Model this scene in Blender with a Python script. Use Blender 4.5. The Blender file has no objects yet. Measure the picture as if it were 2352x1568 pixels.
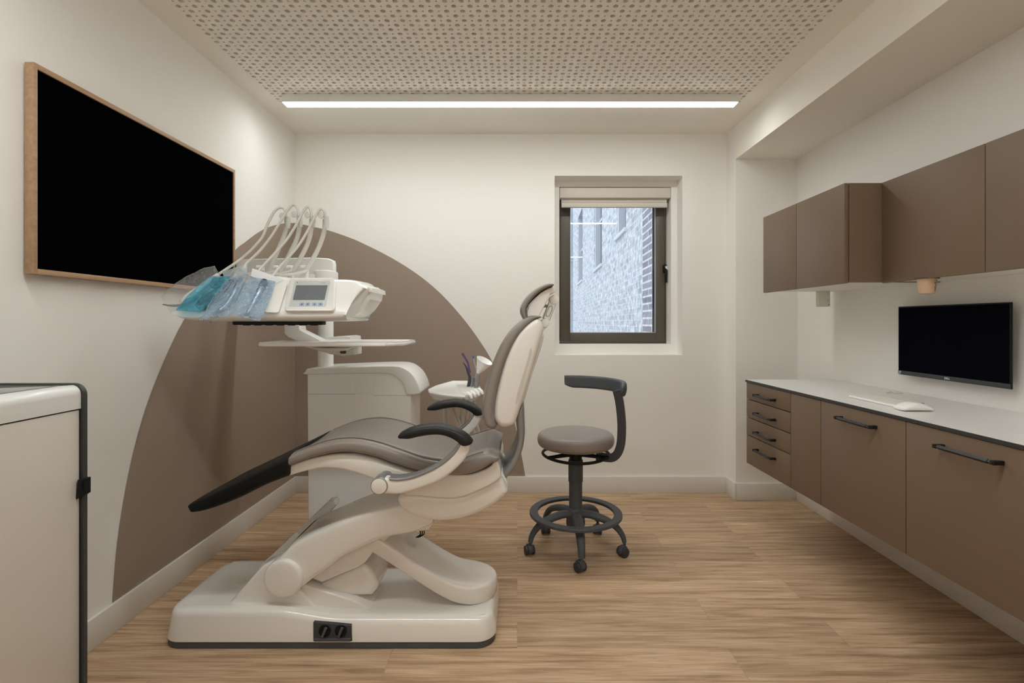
import bpy, bmesh, math, random
from mathutils import Vector, Matrix, noise
sc = bpy.context.scene
C = sc.collection
random.seed(7)
PI = math.pi
# ---------------------------------------------------------------- camera
F = 1166.0; VX, VY = 1188.0, 740.0; CH = 1.186
cam = bpy.data.cameras.new('camera'); cam_o = bpy.data.objects.new('camera', cam); C.objects.link(cam_o)
cam_o.location = (0, 0, CH); cam_o.rotation_euler = (PI/2, 0, 0)
cam.sensor_width = 36; cam.lens = F*36/2352
cam.shift_x = -(VX-1176)/2352; cam.shift_y = -(784-VY)/2352
cam.clip_start = 0.02
sc.camera = cam_o
# ---------------------------------------------------------------- world, exposure
w = bpy.data.worlds.new('world'); sc.world = w; w.use_nodes = True
bg = w.node_tree.nodes['Background']; bg.inputs[0].default_value = (0.80, 0.88, 1.0, 1); bg.inputs[1].default_value = 1.9
sc.view_settings.view_transform = 'Standard'; sc.view_settings.look = 'None'
sc.view_settings.exposure = 0.0; sc.view_settings.gamma = 1.0; sc.view_settings.use_curve_mapping = False
LAMP = 46.0          # emission of the linear lamps' diffusers
sc.cycles.max_bounces = 12; sc.cycles.diffuse_bounces = 8; sc.cycles.transparent_max_bounces = 16

# ---------------------------------------------------------------- materials
def mat(name, col, rough=0.5, metal=0.0, coat=0.0, spec=0.5, alpha=None, bump=None):
    m = bpy.data.materials.new(name); m.use_nodes = True
    nt = m.node_tree; b = nt.nodes['Principled BSDF']
    b.inputs['Base Color'].default_value = (*col, 1); b.inputs['Roughness'].default_value = rough
    b.inputs['Metallic'].default_value = metal; b.inputs['Coat Weight'].default_value = coat
    b.inputs['Coat Roughness'].default_value = 0.08
    b.inputs['Specular IOR Level'].default_value = spec
    if bump:
        sca, st = bump
        tc = nt.nodes.new('ShaderNodeTexCoord'); n = nt.nodes.new('ShaderNodeTexNoise'); bp = nt.nodes.new('ShaderNodeBump')
        n.inputs['Scale'].default_value = sca; n.inputs['Detail'].default_value = 4
        bp.inputs['Strength'].default_value = st; bp.inputs['Distance'].default_value = 0.002
        nt.links.new(tc.outputs['Object'], n.inputs['Vector']); nt.links.new(n.outputs['Fac'], bp.inputs['Height'])
        nt.links.new(bp.outputs['Normal'], b.inputs['Normal'])
    return m
def srgb(r, g, b):
    f = lambda c: (c/255/12.92) if c/255 <= .04045 else ((c/255+.055)/1.055)**2.4
    return (f(r), f(g), f(b))

M = {}
M['wall'] = mat('wall_paint', (.86, .84, .81), .75, spec=.2, bump=(180, .08))
M['mural'] = mat('taupe_wall_paint', (.335, .262, .212), .6, spec=.25, bump=(180, .08))
M['ceil'] = mat('ceiling_paint', (.88, .85, .78), .85, spec=.15)
M['fleece'] = mat('ceiling_fleece', (.27, .235, .19), .95, spec=.05)
M['skirt'] = mat('skirting_paint', (.74, .71, .66), .35, spec=.4)
M['white'] = mat('white_plastic', (.90, .89, .87), .28, coat=.35)
M['shell'] = mat('warm_white_gloss', (.80, .77, .73), .22, coat=.6)
M['vinyl'] = mat('taupe_vinyl', (.25, .215, .193), .36, spec=.5, bump=(400, .05))
M['black'] = mat('black_plastic', (.006, .007, .007), .5, spec=.25)
M['blackpad'] = mat('black_padding', (.009, .009, .010), .42, spec=.35)
M['char'] = mat('charcoal_plastic', (.075, .082, .092), .5, spec=.35)
M['chard'] = mat('dark_grey_plastic', (.04, .042, .048), .55)
M['greym'] = mat('grey_metal', (.30, .305, .31), .32, metal=.55)
M['cab'] = mat('taupe_laminate', (.18, .124, .082), .5, spec=.3, bump=(300, .04))
M['melam'] = mat('white_melamine', (.74, .72, .66), .4)
M['handle'] = mat('matt_black_metal', (.012, .012, .012), .38, metal=.3)
M['top'] = mat('white_laminate', (.75, .74, .725), .3, spec=.4)
M['core'] = mat('dark_laminate_core', (.035, .033, .032), .5)
M['bronze'] = mat('bronze_window_frame', (.105, .088, .068), .4, metal=.1)
M['seal'] = mat('glazing_seal', (.03, .03, .035), .6)
M['spacer'] = mat('glazing_spacer', (.6, .65, .68), .4, metal=.4)
M['blind'] = mat('cream_blind', (.70, .65, .585), .7, bump=(250, .3))
M['screen'] = mat('dark_screen', (.0025, .0025, .006), .8, spec=.02)
M['tvscreen'] = mat('television_screen', (.0012, .0014, .002), .9, spec=.0)
M['lcd'] = mat('grey_screen', (.14, .165, .19), .4, spec=.25)
M['hose'] = mat('grey_hose', (.72, .71, .67), .4)
M['hose2'] = mat('pale_tube', (.58, .565, .51), .4)
M['steel'] = mat('brushed_steel', (.5, .52, .56), .25, metal=.9)
M['dblue'] = mat('dark_blue_plastic', (.02, .04, .14), .3)
M['kraft'] = mat('kraft_paper', (.58, .40, .27), .8)
M['green'] = mat('green_print', (.05, .12, .05), .8)
M['purple'] = mat('purple_plastic', (.13, .06, .19), .4)
M['blue'] = mat('blue_plastic', (.02, .14, .6), .4)
M['btn'] = mat('blue_keypad', (.38, .48, .66), .4)
M['icon'] = mat('keypad_icon', (.1, .16, .3), .5)
M['logo'] = mat('grey_print', (.06, .07, .08), .5)
M['paleprint'] = mat('pale_blue_print', (.36, .40, .62), .5)
M['wprint'] = mat('white_print', (.75, .75, .75), .5)
M['panelgrey'] = mat('pale_grey_panel', (.66, .68, .67), .35)
M['sand'] = mat('grey_wrinkled_sleeve', (.26, .255, .25), .3, bump=(120, .9))
M['cart'] = mat('cart_lacquer', (.60, .555, .50), .32, coat=.15)
M['cartlid'] = mat('cart_lid_plastic', (.70, .69, .68), .35, coat=.2)
M['cframe'] = mat('cart_frame_metal', (.05, .052, .05), .42, metal=.3)
M['cglass'] = mat('cart_glass_top', (.20, .22, .20), .08)
M['trimwhite'] = mat('lamp_housing', (.88, .88, .87), .35)
M['pdark'] = mat('dark_print', (.02, .05, .16), .5)

def nodes(m): return m.node_tree.nodes, m.node_tree.links
def emis(name, col, st):
    m = bpy.data.materials.new(name); m.use_nodes = True; n, l = nodes(m)
    n.remove(n['Principled BSDF']); e = n.new('ShaderNodeEmission'); e.inputs[0].default_value = (*col, 1); e.inputs[1].default_value = st
    l.new(e.outputs[0], n['Material Output'].inputs[0]); return m
def lens(name, k):
    # prismatic lens: luminous intensity falls off towards the horizontal a little faster than a plain diffuser
    m = emis(name, (.955, 1.0, .975), LAMP*k); n, l = nodes(m); e = n['Emission']
    g = n.new('ShaderNodeNewGeometry'); d = n.new('ShaderNodeVectorMath'); d.operation = 'DOT_PRODUCT'
    l.new(g.outputs['Incoming'], d.inputs[0]); l.new(g.outputs['True Normal'], d.inputs[1])
    a = n.new('ShaderNodeMath'); a.operation = 'ABSOLUTE'; l.new(d.outputs['Value'], a.inputs[0])
    mr = n.new('ShaderNodeMapRange'); mr.inputs['To Min'].default_value = .4*LAMP*k; mr.inputs['To Max'].default_value = 1.15*LAMP*k
    l.new(a.outputs[0], mr.inputs['Value']); l.new(mr.outputs[0], e.inputs['Strength']); return m
M['lamp_a'] = lens('lamp_lens_window_side', .72); M['lamp_b'] = lens('lamp_lens_middle', 1.0); M['lamp_c'] = lens('lamp_lens_door_side', 1.0)

def film(name, col, clear, rough=.12, bump=(40, .6), tint=(1, 1, 1)):
    m = bpy.data.materials.new(name); m.use_nodes = True; n, l = nodes(m); b = n['Principled BSDF']
    b.inputs['Base Color'].default_value = (*col, 1); b.inputs['Roughness'].default_value = rough
    b.inputs['Specular IOR Level'].default_value = .8; b.inputs['Coat Weight'].default_value = 1; b.inputs['Coat Roughness'].default_value = .05
    t = n.new('ShaderNodeBsdfTransparent'); t.inputs[0].default_value = (*tint, 1); mx = n.new('ShaderNodeMixShader'); fr = n.new('ShaderNodeMath'); fr.operation = 'POWER'; fr.inputs[1].default_value = 3.5; lw = n.new('ShaderNodeLayerWeight'); l.new(lw.outputs['Facing'], fr.inputs[0])
    mr = n.new('ShaderNodeMapRange'); mr.inputs['To Min'].default_value = 1-clear; mr.inputs['To Max'].default_value = 1
    l.new(fr.outputs[0], mr.inputs['Value']); l.new(mr.outputs[0], mx.inputs[0])
    l.new(t.outputs[0], mx.inputs[1]); l.new(b.outputs[0], mx.inputs[2]); l.new(mx.outputs[0], n['Material Output'].inputs[0])
    if bump:
        tc = n.new('ShaderNodeTexCoord'); no = n.new('ShaderNodeTexNoise'); bp = n.new('ShaderNodeBump')
        no.inputs['Scale'].default_value = bump[0]; no.inputs['Detail'].default_value = 3; no.inputs['Distortion'].default_value = 1.5
        bp.inputs['Strength'].default_value = bump[1]; bp.inputs['Distance'].default_value = .03
        l.new(tc.outputs['Object'], no.inputs['Vector']); l.new(no.outputs['Fac'], bp.inputs['Height'])
        l.new(bp.outputs[0], b.inputs['Normal']); l.new(bp.outputs[0], b.inputs['Coat Normal'])
    return m
M['clearfilm'] = film('clear_film', (.75, .75, .75), .84, bump=(38, 1.0))
M['screenfilm'] = film('screen_film', (.55, .55, .55), .90, bump=(16, 1.0), rough=.05)
M['bluefilm'] = film('turquoise_film', (.18, .62, .82), .66, bump=(38, 1.0), tint=(.6, .92, 1))
M['palefilm'] = film('pale_blue_film', (.60, .76, .93), .68, bump=(40, 1.0), tint=(.88, .94, 1))
M['translucent'] = film('frosted_clip', (.75, .75, .73), .45, bump=None, rough=.3)
def glass():
    m = bpy.data.materials.new('window_glass'); m.use_nodes = True; n, l = nodes(m); n.remove(n['Principled BSDF'])
    t = n.new('ShaderNodeBsdfTransparent'); g = n.new('ShaderNodeBsdfGlossy'); g.inputs['Roughness'].default_value = .01
    t.inputs[0].default_value = (.97, .98, .98, 1)
    fr = n.new('ShaderNodeFresnel'); fr.inputs[0].default_value = 1.5; mx = n.new('ShaderNodeMixShader')
    l.new(fr.outputs[0], mx.inputs[0]); l.new(t.outputs[0], mx.inputs[1]); l.new(g.outputs[0], mx.inputs[2]); l.new(mx.outputs[0], n['Material Output'].inputs[0]); return m
M['glass'] = glass()

def wood_frame():
    m = mat('oak_frame', (.5, .33, .2), .5); n, l = nodes(m); b = n['Principled BSDF']
    tc = n.new('ShaderNodeTexCoord'); mp = n.new('ShaderNodeMapping'); mp.inputs['Scale'].default_value = (40, 3, 40)
    no = n.new('ShaderNodeTexNoise'); no.inputs['Scale'].default_value = 2; no.inputs['Detail'].default_value = 6
    cr = n.new('ShaderNodeValToRGB'); cr.color_ramp.elements[0].position = .3; cr.color_ramp.elements[1].position = .7
    cr.color_ramp.elements[0].color = (.37, .225, .125, 1); cr.color_ramp.elements[1].color = (.47, .30, .18, 1)
    l.new(tc.outputs['Object'], mp.inputs[0]); l.new(mp.outputs[0], no.inputs[0]); l.new(no.outputs[0], cr.inputs[0]); l.new(cr.outputs[0], b.inputs['Base Color']); return m
M['oak'] = wood_frame()

def floor_mat():
    m = mat('vinyl_plank_floor', (.4, .25, .14), .42, spec=.35); n, l = nodes(m); b = n['Principled BSDF']
    tc = n.new('ShaderNodeTexCoord')
    sep = n.new('ShaderNodeSeparateXYZ'); l.new(tc.outputs['Object'], sep.inputs[0])
    # plank ids from a brick texture
    br = n.new('ShaderNodeTexBrick'); br.offset = .37; br.offset_frequency = 2
    br.inputs['Scale'].default_value = 1; br.inputs['Brick Width'].default_value = 1.22; br.inputs['Row Height'].default_value = .168
    br.inputs['Mortar Size'].default_value = .0009; br.inputs['Mortar Smooth'].default_value = .0; br.inputs['Bias'].default_value = 0
    br.inputs['Color1'].default_value = (0, 0, 0, 1); br.inputs['Color2'].default_value = (1, 1, 1, 1); br.inputs['Mortar'].default_value = (.5, .5, .5, 1)
    l.new(tc.outputs['Object'], br.inputs['Vector'])
    # per-plank shift of the grain
    ad = n.new('ShaderNodeVectorMath'); ad.operation = 'MULTIPLY_ADD'; ad.inputs[1].default_value = (7, 5, 3)
    l.new(br.outputs['Color'], ad.inputs[0]); l.new(tc.outputs['Object'], ad.inputs[2])
    mp = n.new('ShaderNodeMapping'); mp.inputs['Scale'].default_value = (1.6, 26, 1); l.new(ad.outputs[0], mp.inputs[0])
    n1 = n.new('ShaderNodeTexNoise'); n1.inputs['Scale'].default_value = 1.6; n1.inputs['Detail'].default_value = 9; n1.inputs['Roughness'].default_value = .62; n1.inputs['Distortion'].default_value = .5
    l.new(mp.outputs[0], n1.inputs['Vector'])
    cr = n.new('ShaderNodeValToRGB'); e = cr.color_ramp.elements
    e[0].position = .28; e[0].color = (.27, .162, .092, 1); e[1].position = .72; e[1].color = (.70, .51, .34, 1)
    x = cr.color_ramp.elements.new(.47); x.color = (.50, .33, .20, 1)
    l.new(n1.outputs['Fac'], cr.inputs[0])
    mp2 = n.new('ShaderNodeMapping'); mp2.inputs['Scale'].default_value = (5, 160, 1); l.new(ad.outputs[0], mp2.inputs[0])
    n2 = n.new('ShaderNodeTexNoise'); n2.inputs['Scale'].default_value = 1.5; n2.inputs['Detail'].default_value = 5; l.new(mp2.outputs[0], n2.inputs['Vector'])
    mr = n.new('ShaderNodeMapRange'); mr.inputs['From Min'].default_value = .3; mr.inputs['From Max'].default_value = .7; mr.inputs['To Min'].default_value = .82; mr.inputs['To Max'].default_value = 1.13
    l.new(n2.outputs['Fac'], mr.inputs['Value'])
    mx = n.new('ShaderNodeMix'); mx.data_type = 'RGBA'; mx.blend_type = 'MULTIPLY'; mx.inputs['Factor'].default_value = 1
    l.new(cr.outputs[0], mx.inputs['A']); l.new(mr.outputs[0], mx.inputs['B'])
    # plank tone
    bw = n.new('ShaderNodeRGBToBW'); l.new(br.outputs['Color'], bw.inputs[0])
    mr2 = n.new('ShaderNodeMapRange'); mr2.inputs['To Min'].default_value = .88; mr2.inputs['To Max'].default_value = 1.1; l.new(bw.outputs[0], mr2.inputs['Value'])
    mx2 = n.new('ShaderNodeMix'); mx2.data_type = 'RGBA'; mx2.blend_type = 'MULTIPLY'; mx2.inputs['Factor'].default_value = 1
    l.new(mx.outputs['Result'], mx2.inputs['A']); l.new(mr2.outputs[0], mx2.inputs['B'])
    mx3 = n.new('ShaderNodeMix'); mx3.data_type = 'RGBA'; mx3.blend_type = 'MIX'; mx3.inputs['B'].default_value = (.16, .10, .06, 1)
    ml = n.new('ShaderNodeMath'); ml.operation = 'MULTIPLY'; ml.inputs[1].default_value = .35
    l.new(br.outputs['Fac'], ml.inputs[0]); l.new(ml.outputs[0], mx3.inputs['Factor']); l.new(mx2.outputs['Result'], mx3.inputs['A'])
    l.new(mx3.outputs['Result'], b.inputs['Base Color'])
    bp = n.new('ShaderNodeBump'); bp.inputs['Strength'].default_value = .12; bp.inputs['Distance'].default_value = .001
    l.new(n2.outputs['Fac'], bp.inputs['Height']); l.new(bp.outputs[0], b.inputs['Normal'])
    return m
M['floor'] = floor_mat()

def brick_mat():
    m = mat('painted_brick', (.7, .7, .7), .85, spec=.1); n, l = nodes(m); b = n['Principled BSDF']
    tc = n.new('ShaderNodeTexCoord'); sep = n.new('ShaderNodeSeparateXYZ'); l.new(tc.outputs['Object'], sep.inputs[0])
    cmb = n.new('ShaderNodeCombineXYZ'); l.new(sep.outputs['Y'], cmb.inputs['X']); l.new(sep.outputs['Z'], cmb.inputs['Y'])
    br = n.new('ShaderNodeTexBrick'); br.offset = .5
    br.inputs['Scale'].default_value = 1; br.inputs['Brick Width'].default_value = .24; br.inputs['Row Height'].default_value = .082
    br.inputs['Mortar Size'].default_value = .009; br.inputs['Mortar Smooth'].default_value = .4; br.inputs['Bias'].default_value = -.35
    br.inputs['Color1'].default_value = (.74, .77, .80, 1); br.inputs['Color2'].default_value = (.46, .47, .50, 1); br.inputs['Mortar'].default_value = (.80, .82, .84, 1)
    l.new(cmb.outputs[0], br.inputs['Vector'])
    no = n.new('ShaderNodeTexNoise'); no.inputs['Scale'].default_value = 9; no.inputs['Detail'].default_value = 8; no.inputs['Roughness'].default_value = .7
    l.new(cmb.outputs[0], no.inputs['Vector'])
    mr = n.new('ShaderNodeMapRange'); mr.inputs['From Min'].default_value = .35; mr.inputs['From Max'].default_value = .65; mr.inputs['To Min'].default_value = .55; mr.inputs['To Max'].default_value = 1.2
    l.new(no.outputs[0], mr.inputs['Value'])
    mx = n.new('ShaderNodeMix'); mx.data_type = 'RGBA'; mx.blend_type = 'MULTIPLY'; mx.inputs['Factor'].default_value = 1
    l.new(br.outputs['Color'], mx.inputs['A']); l.new(mr.outputs[0], mx.inputs['B'])
    # bare brick quoin strip
    g1 = n.new('ShaderNodeMath'); g1.operation = 'COMPARE'; g1.inputs[1].default_value = 1.86; g1.inputs[2].default_value = .26
    l.new(sep.outputs['Y'], g1.inputs[0])
    br2 = n.new('ShaderNodeTexBrick'); br2.offset = .3
    br2.inputs['Scale'].default_value = 1; br2.inputs['Brick Width'].default_value = .6; br2.inputs['Row Height'].default_value = .086
    br2.inputs['Mortar Size'].default_value = .014; br2.inputs['Mortar Smooth'].default_value = .5
    br2.inputs['Color1'].default_value = (.30, .29, .32, 1); br2.inputs['Color2'].default_value = (.44, .43, .46, 1); br2.inputs['Mortar'].default_value = (.82, .83, .85, 1)
    l.new(cmb.outputs[0], br2.inputs['Vector'])
    mq = n.new('ShaderNodeMix'); mq.data_type = 'RGBA'; mq.blend_type = 'MULTIPLY'; mq.inputs['Factor'].default_value = .6
    l.new(br2.outputs['Color'], mq.inputs['A']); l.new(mr.outputs[0], mq.inputs['B'])
    mf = n.new('ShaderNodeMix'); mf.data_type = 'RGBA'
    l.new(g1.outputs[0], mf.inputs['Factor']); l.new(mx.outputs['Result'], mf.inputs['A']); l.new(mq.outputs['Result'], mf.inputs['B'])
    l.new(mf.outputs['Result'], b.inputs['Base Color'])
    bp = n.new('ShaderNodeBump'); bp.inputs['Strength'].default_value = .7; bp.inputs['Distance'].default_value = .02
    l.new(mx.outputs['Result'], bp.inputs['Height']); l.new(bp.outputs[0], b.inputs['Normal'])
    return m
M['brick'] = brick_mat()
M['stone'] = mat('pale_stone', (.66, .69, .72), .8)
M['dglass'] = mat('dark_window_glass', (.10, .12, .15), .1)
M['pipe'] = mat('pale_blue_pipe', (.50, .60, .68), .5)
M['ground'] = mat('concrete_ground', (.35, .35, .35), .9, bump=(8, .3))

# ---------------------------------------------------------------- geometry helpers
def P(x, y, Y): return ((x-VX)*Y/F, Y, CH-(y-VY)*Y/F)       # photo pixel at depth Y -> place in the room
def PX(x, y, Y): p = P(x, y, Y); return (p[0], p[2])
def on_z(x, y, z): Y = (CH-z)*F/(y-VY); return P(x, y, Y)
def on_plane(x, y, p0, nrm):
    o = Vector((0, 0, CH)); d = Vector(((x-VX)/F, 1, -(y-VY)/F)); t = (Vector(p0)-o).dot(nrm)/d.dot(nrm); return o+d*t

def link(name, bm, m, parent=None, smooth=True, ang=35, wn=False, mats=None):
    me = bpy.data.meshes.new(name)
    bmesh.ops.recalc_face_normals(bm, faces=bm.faces)
    bm.to_mesh(me); bm.free()
    for k in (mats or [m]): me.materials.append(k)
    if smooth:
        me.shade_smooth(); me.set_sharp_from_angle(angle=math.radians(ang))
    o = bpy.data.objects.new(name, me); C.objects.link(o)
    if parent: o.parent = parent; o.matrix_parent_inverse = Matrix.Translation(parent.location).inverted() if parent.parent is None and parent.type == 'EMPTY' else Matrix()
    if wn: md = o.modifiers.new('wn', 'WEIGHTED_NORMAL'); md.keep_sharp = True; md.weight = 80
    return o
def thing(name, label, cat, loc=(0, 0, 0), group=None):
    o = bpy.data.objects.new(name, None); o.empty_display_size = .05; C.objects.link(o); o.location = loc
    o['label'] = label; o['category'] = cat
    if group: o['group'] = group
    return o
def tag(o, label, cat, group=None):
    o['label'] = label; o['category'] = cat
    if group: o['group'] = group
    return o
def lab(o, s): o['label'] = s; return o
def struct(o): o['kind'] = 'structure'; return o
def bm_(): return bmesh.new()

def box(bm, x0, x1, y0, y1, z0, z1, bev=0, seg=2, mi=0):
    vs = [bm.verts.new(p) for p in ((x0,y0,z0),(x1,y0,z0),(x1,y1,z0),(x0,y1,z0),(x0,y0,z1),(x1,y0,z1),(x1,y1,z1),(x0,y1,z1))]
    fs = [bm.faces.new([vs[i] for i in q]) for q in ((0,3,2,1),(4,5,6,7),(0,1,5,4),(1,2,6,5),(2,3,7,6),(3,0,4,7))]
    for f in fs: f.material_index = mi
    if bev:
        es = list({e for f in fs for e in f.edges})
        bmesh.ops.bevel(bm, geom=es, offset=bev, segments=seg, profile=.5, affect='EDGES')
    return bm
def hexa(bm, foot, z0, z1, bev=0, seg=2):
    n = len(foot); a = [bm.verts.new((p[0], p[1], z0)) for p in foot]; b = [bm.verts.new((p[0], p[1], z1)) for p in foot]
    fs = [bm.faces.new(a[::-1]), bm.faces.new(b)] + [bm.faces.new((a[i], a[(i+1)%n], b[(i+1)%n], b[i])) for i in range(n)]
    if bev: bmesh.ops.bevel(bm, geom=list({e for f in fs for e in f.edges}), offset=bev, segments=seg, profile=.5, affect='EDGES')
    return bm
def cr_(pts, n, closed=False):           # Catmull-Rom resample, n points per segment
    pts = [Vector(p) for p in pts]; out = []; N = len(pts)
    for i in range(N if closed else N-1):
        g = (lambda k: pts[k % N]) if closed else (lambda k: pts[max(0, min(N-1, k))])
        p0, p1, p2, p3 = g(i-1), g(i), g(i+1), g(i+2)
        for j in range(n):
            t = j/n
            out.append(.5*((2*p1)+(p2-p0)*t+(2*p0-5*p1+4*p2-p3)*t*t+(3*p1-p0-3*p2+p3)*t**3))
    if not closed: out.append(pts[-1])
    return out
def resample(pts, m):
    L = [0]
    for a, b in zip(pts, pts[1:]): L.append(L[-1]+(b-a).length)
    out = []; k = 0
    for i in range(m):
        s = L[-1]*i/(m-1)
        while k < len(L)-2 and L[k+1] < s: k += 1
        d = L[k+1]-L[k]; out.append(pts[k].lerp(pts[k+1], 0 if d == 0 else (s-L[k])/d))
    return out
def tube(bm, pts, r, seg=10, sm=6, flat=None, cap=True):
    """swept round (or flat: (ry scale)) tube; r number or list per control point"""
    pts = [Vector(p) for p in pts]
    if sm > 1:
        rr = r if isinstance(r, (list, tuple)) else [r]*len(pts)
        P4 = cr_([(*p, q) for p, q in zip(pts, rr)], sm); path = [Vector(p[:3]) for p in P4]; rad = [max(p[3], .0002) for p in P4]
    else:
        path = pts; rad = list(r) if isinstance(r, (list, tuple)) else [r]*len(pts)
    up = None; rings = []
    for i, p in enumerate(path):
        t = (path[min(i+1, len(path)-1)]-path[max(i-1, 0)]).normalized()
        if up is None:
            up = Vector((0, 1, 0)) if abs(t.y) < .9 else Vector((1, 0, 0))
        up = (up-t*up.dot(t)).normalized(); s = t.cross(up)
        fl = flat or (1, 1)
        rings.append([bm.verts.new(p+(up*math.cos(a)*fl[0]+s*math.sin(a)*fl[1])*rad[i]) for a in [2*PI*k/seg for k in range(seg)]])
    for a, b in zip(rings, rings[1:]):
        for k in range(seg): bm.faces.new((a[k], a[(k+1)%seg], b[(k+1)%seg], b[k]))
    if cap: bm.faces.new(rings[0][::-1]); bm.faces.new(rings[-1])
    return bm
def lathe(bm, prof, o=(0, 0, 0), axis=(0, 0, 1), seg=32, closed=False):
    """prof: (radius, height) along axis from o"""
    ax = Vector(axis).normalized(); u = ax.orthogonal().normalized(); v = ax.cross(u); o = Vector(o); rings = []
    for r, h in prof:
        if r < 1e-6: rings.append([bm.verts.new(o+ax*h)]); continue
        rings.append([bm.verts.new(o+ax*h+(u*math.cos(2*PI*k/seg)+v*math.sin(2*PI*k/seg))*r) for k in range(seg)])
    for a, b in zip(rings, rings[1:]+([rings[0]] if closed else [])):
        for k in range(seg):
            q = [a[k % len(a)], a[(k+1) % len(a)], b[(k+1) % len(b)], b[k % len(b)]]
            q = list(dict.fromkeys(q))
            if len(q) > 2: bm.faces.new(q)
    if closed: return bm
    if len(rings[0]) > 2: bm.faces.new(rings[0][::-1])
    if len(rings[-1]) > 2: bm.faces.new(rings[-1])
    return bm
def cyl(bm, o, axis, r, h, bev=.002, seg=32):
    return lathe(bm, [(r-bev, 0), (r-bev*.3, bev*.3), (r, bev), (r, h-bev), (r-bev*.3, h-bev*.3), (r-bev, h)], o, axis, seg)
def offs(poly, d):
    """move a closed 2D polygon inwards by d"""
    n = len(poly); A = sum(poly[i][0]*poly[(i+1)%n][1]-poly[(i+1)%n][0]*poly[i][1] for i in range(n)); s = 1 if A > 0 else -1
    out = []
    for i in range(n):
        a, b, c = Vector(poly[i-1][:2]), Vector(poly[i][:2]), Vector(poly[(i+1)%n][:2])
        e1 = (b-a).normalized() if (b-a).length > 1e-9 else Vector((1, 0)); e2 = (c-b).normalized() if (c-b).length > 1e-9 else e1
        n1 = Vector((-e1.y, e1.x))*s; n2 = Vector((-e2.y, e2.x))*s; m = n1+n2
        m = n1 if m.length < 1e-6 else m.normalized(); k = max(.6, m.dot(n1)); out.append(b+m*d/k)
    P0 = [Vector(p[:2]) for p in poly]
    for _ in range(60):            # untangle edges that flipped
        bad = 0
        for i in range(n):
            j = (i+1) % n; e0 = P0[j]-P0[i]
            if (out[j]-out[i]).dot(e0) < -1e-12:
                m = (out[i]+out[j])/2; out[i] = m.copy(); out[j] = m+e0*1e-4; bad += 1
        if not bad: break
    return out
def slab(bm, poly, a0, a1, r=.008, steps=4, axis='y', sm=0, crown=0):
    """closed outline (2D) extruded between a0 and a1, both rims rounded by r"""
    if sm: poly = [tuple(p[:2]) for p in cr_([(*p[:2], 0) for p in poly], sm, True)]
    if axis == 'y': V = lambda p, a: (p[0], a, p[1])
    elif axis == 'z': V = lambda p, a: (p[0], p[1], a)
    else: V = lambda p, a: (a, p[0], p[1])
    rings = []
    for i in range(steps+1):
        t = i/steps*PI/2; rings.append((offs(poly, r*(1-math.sin(t))), a0+r*(1-math.cos(t))))
    for i in range(steps, -1, -1):
        t = i/steps*PI/2; rings.append((offs(poly, r*(1-math.sin(t))), a1-r*(1-math.cos(t))))
    R = [[bm.verts.new(V(p, a)) for p in q] for q, a in rings]; n = len(poly)
    for a, b in zip(R, R[1:]):
        for k in range(n): bm.faces.new((a[k], a[(k+1)%n], b[(k+1)%n], b[k]))
    bm.faces.new(R[0][::-1]); bm.faces.new(R[-1])
    return bm
def px(pts, Y): return [PX(x, y, Y) for x, y in pts]
def loft(bm, tops, bots, y0, y1, n=28, m=36, e=4.0, dip=0, cap=.02, sm=6, y0e=None, y1e=None):
    """skin along a pair of side-view curves; sections are superellipses spanning y0..y1"""
    T = resample(cr_([(*p, 0) for p in tops], sm), m); B = resample(cr_([(*p, 0) for p in bots], sm), m)
    y0e = y0 if y0e is None else y0e; y1e = y1 if y1e is None else y1e
    st = []
    for i in range(m):
        t = i/(m-1); st.append((T[i], B[i], y0+(y0e-y0)*t, y1+(y1e-y1)*t))
    def endcap(k, nb):
        t, b, a0, a1 = st[k]; c = (t+b)/2; h = (t-b)/2; d = (c-(st[nb][0]+st[nb][1])/2).normalized(); o = []
        for j in range(1, 6):
            th = j/5*PI/2; cs = math.cos(th); cs = max(cs, .02); r = min(cap, h.length)
            hh = h*(max(0, 1-(1-cs)*r/h.length)) if h.length > r else h*cs
            cc = c+d*r*math.sin(th); q = r*(1-cs)
            o.append((cc+hh, cc-hh, a0+q, a1-q))
        return o
    if cap: st = endcap(0, 1)[::-1]+st+endcap(m-1, m-2)
    R = []
    for t, b, a0, a1 in st:
        c = (t+b)/2; h = (t-b)/2; ring = []
        for k in range(n):
            a = 2*PI*(k+.5)/n; cu, su = math.cos(a), math.sin(a)
            u = math.copysign(abs(cu)**(2/e), cu); v = math.copysign(abs(su)**(2/e), su)
            q = c+h*v
            if dip and v > 0 and h.length > .01: q = q-h.normalized()*dip*max(0, 1-(u*1.25)**2)
            ring.append(bm.verts.new((q.x, (a0+a1)/2+u*(a1-a0)/2, q.y)))
        R.append(ring)
    for a, b in zip(R, R[1:]):
        for k in range(n): bm.faces.new((a[k], a[(k+1)%n], b[(k+1)%n], b[k]))
    bm.faces.new(R[0][::-1]); bm.faces.new(R[-1]); return bm
def rrect(x0, x1, y0, y1, r, k=6):
    out = []
    for cx, cy, a in ((x1-r, y0+r, -PI/2), (x1-r, y1-r, 0), (x0+r, y1-r, PI/2), (x0+r, y0+r, PI)):
        for i in range(k+1): t = a+PI/2*i/k; out.append((cx+r*math.cos(t), cy+r*math.sin(t)))
    return out
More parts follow.
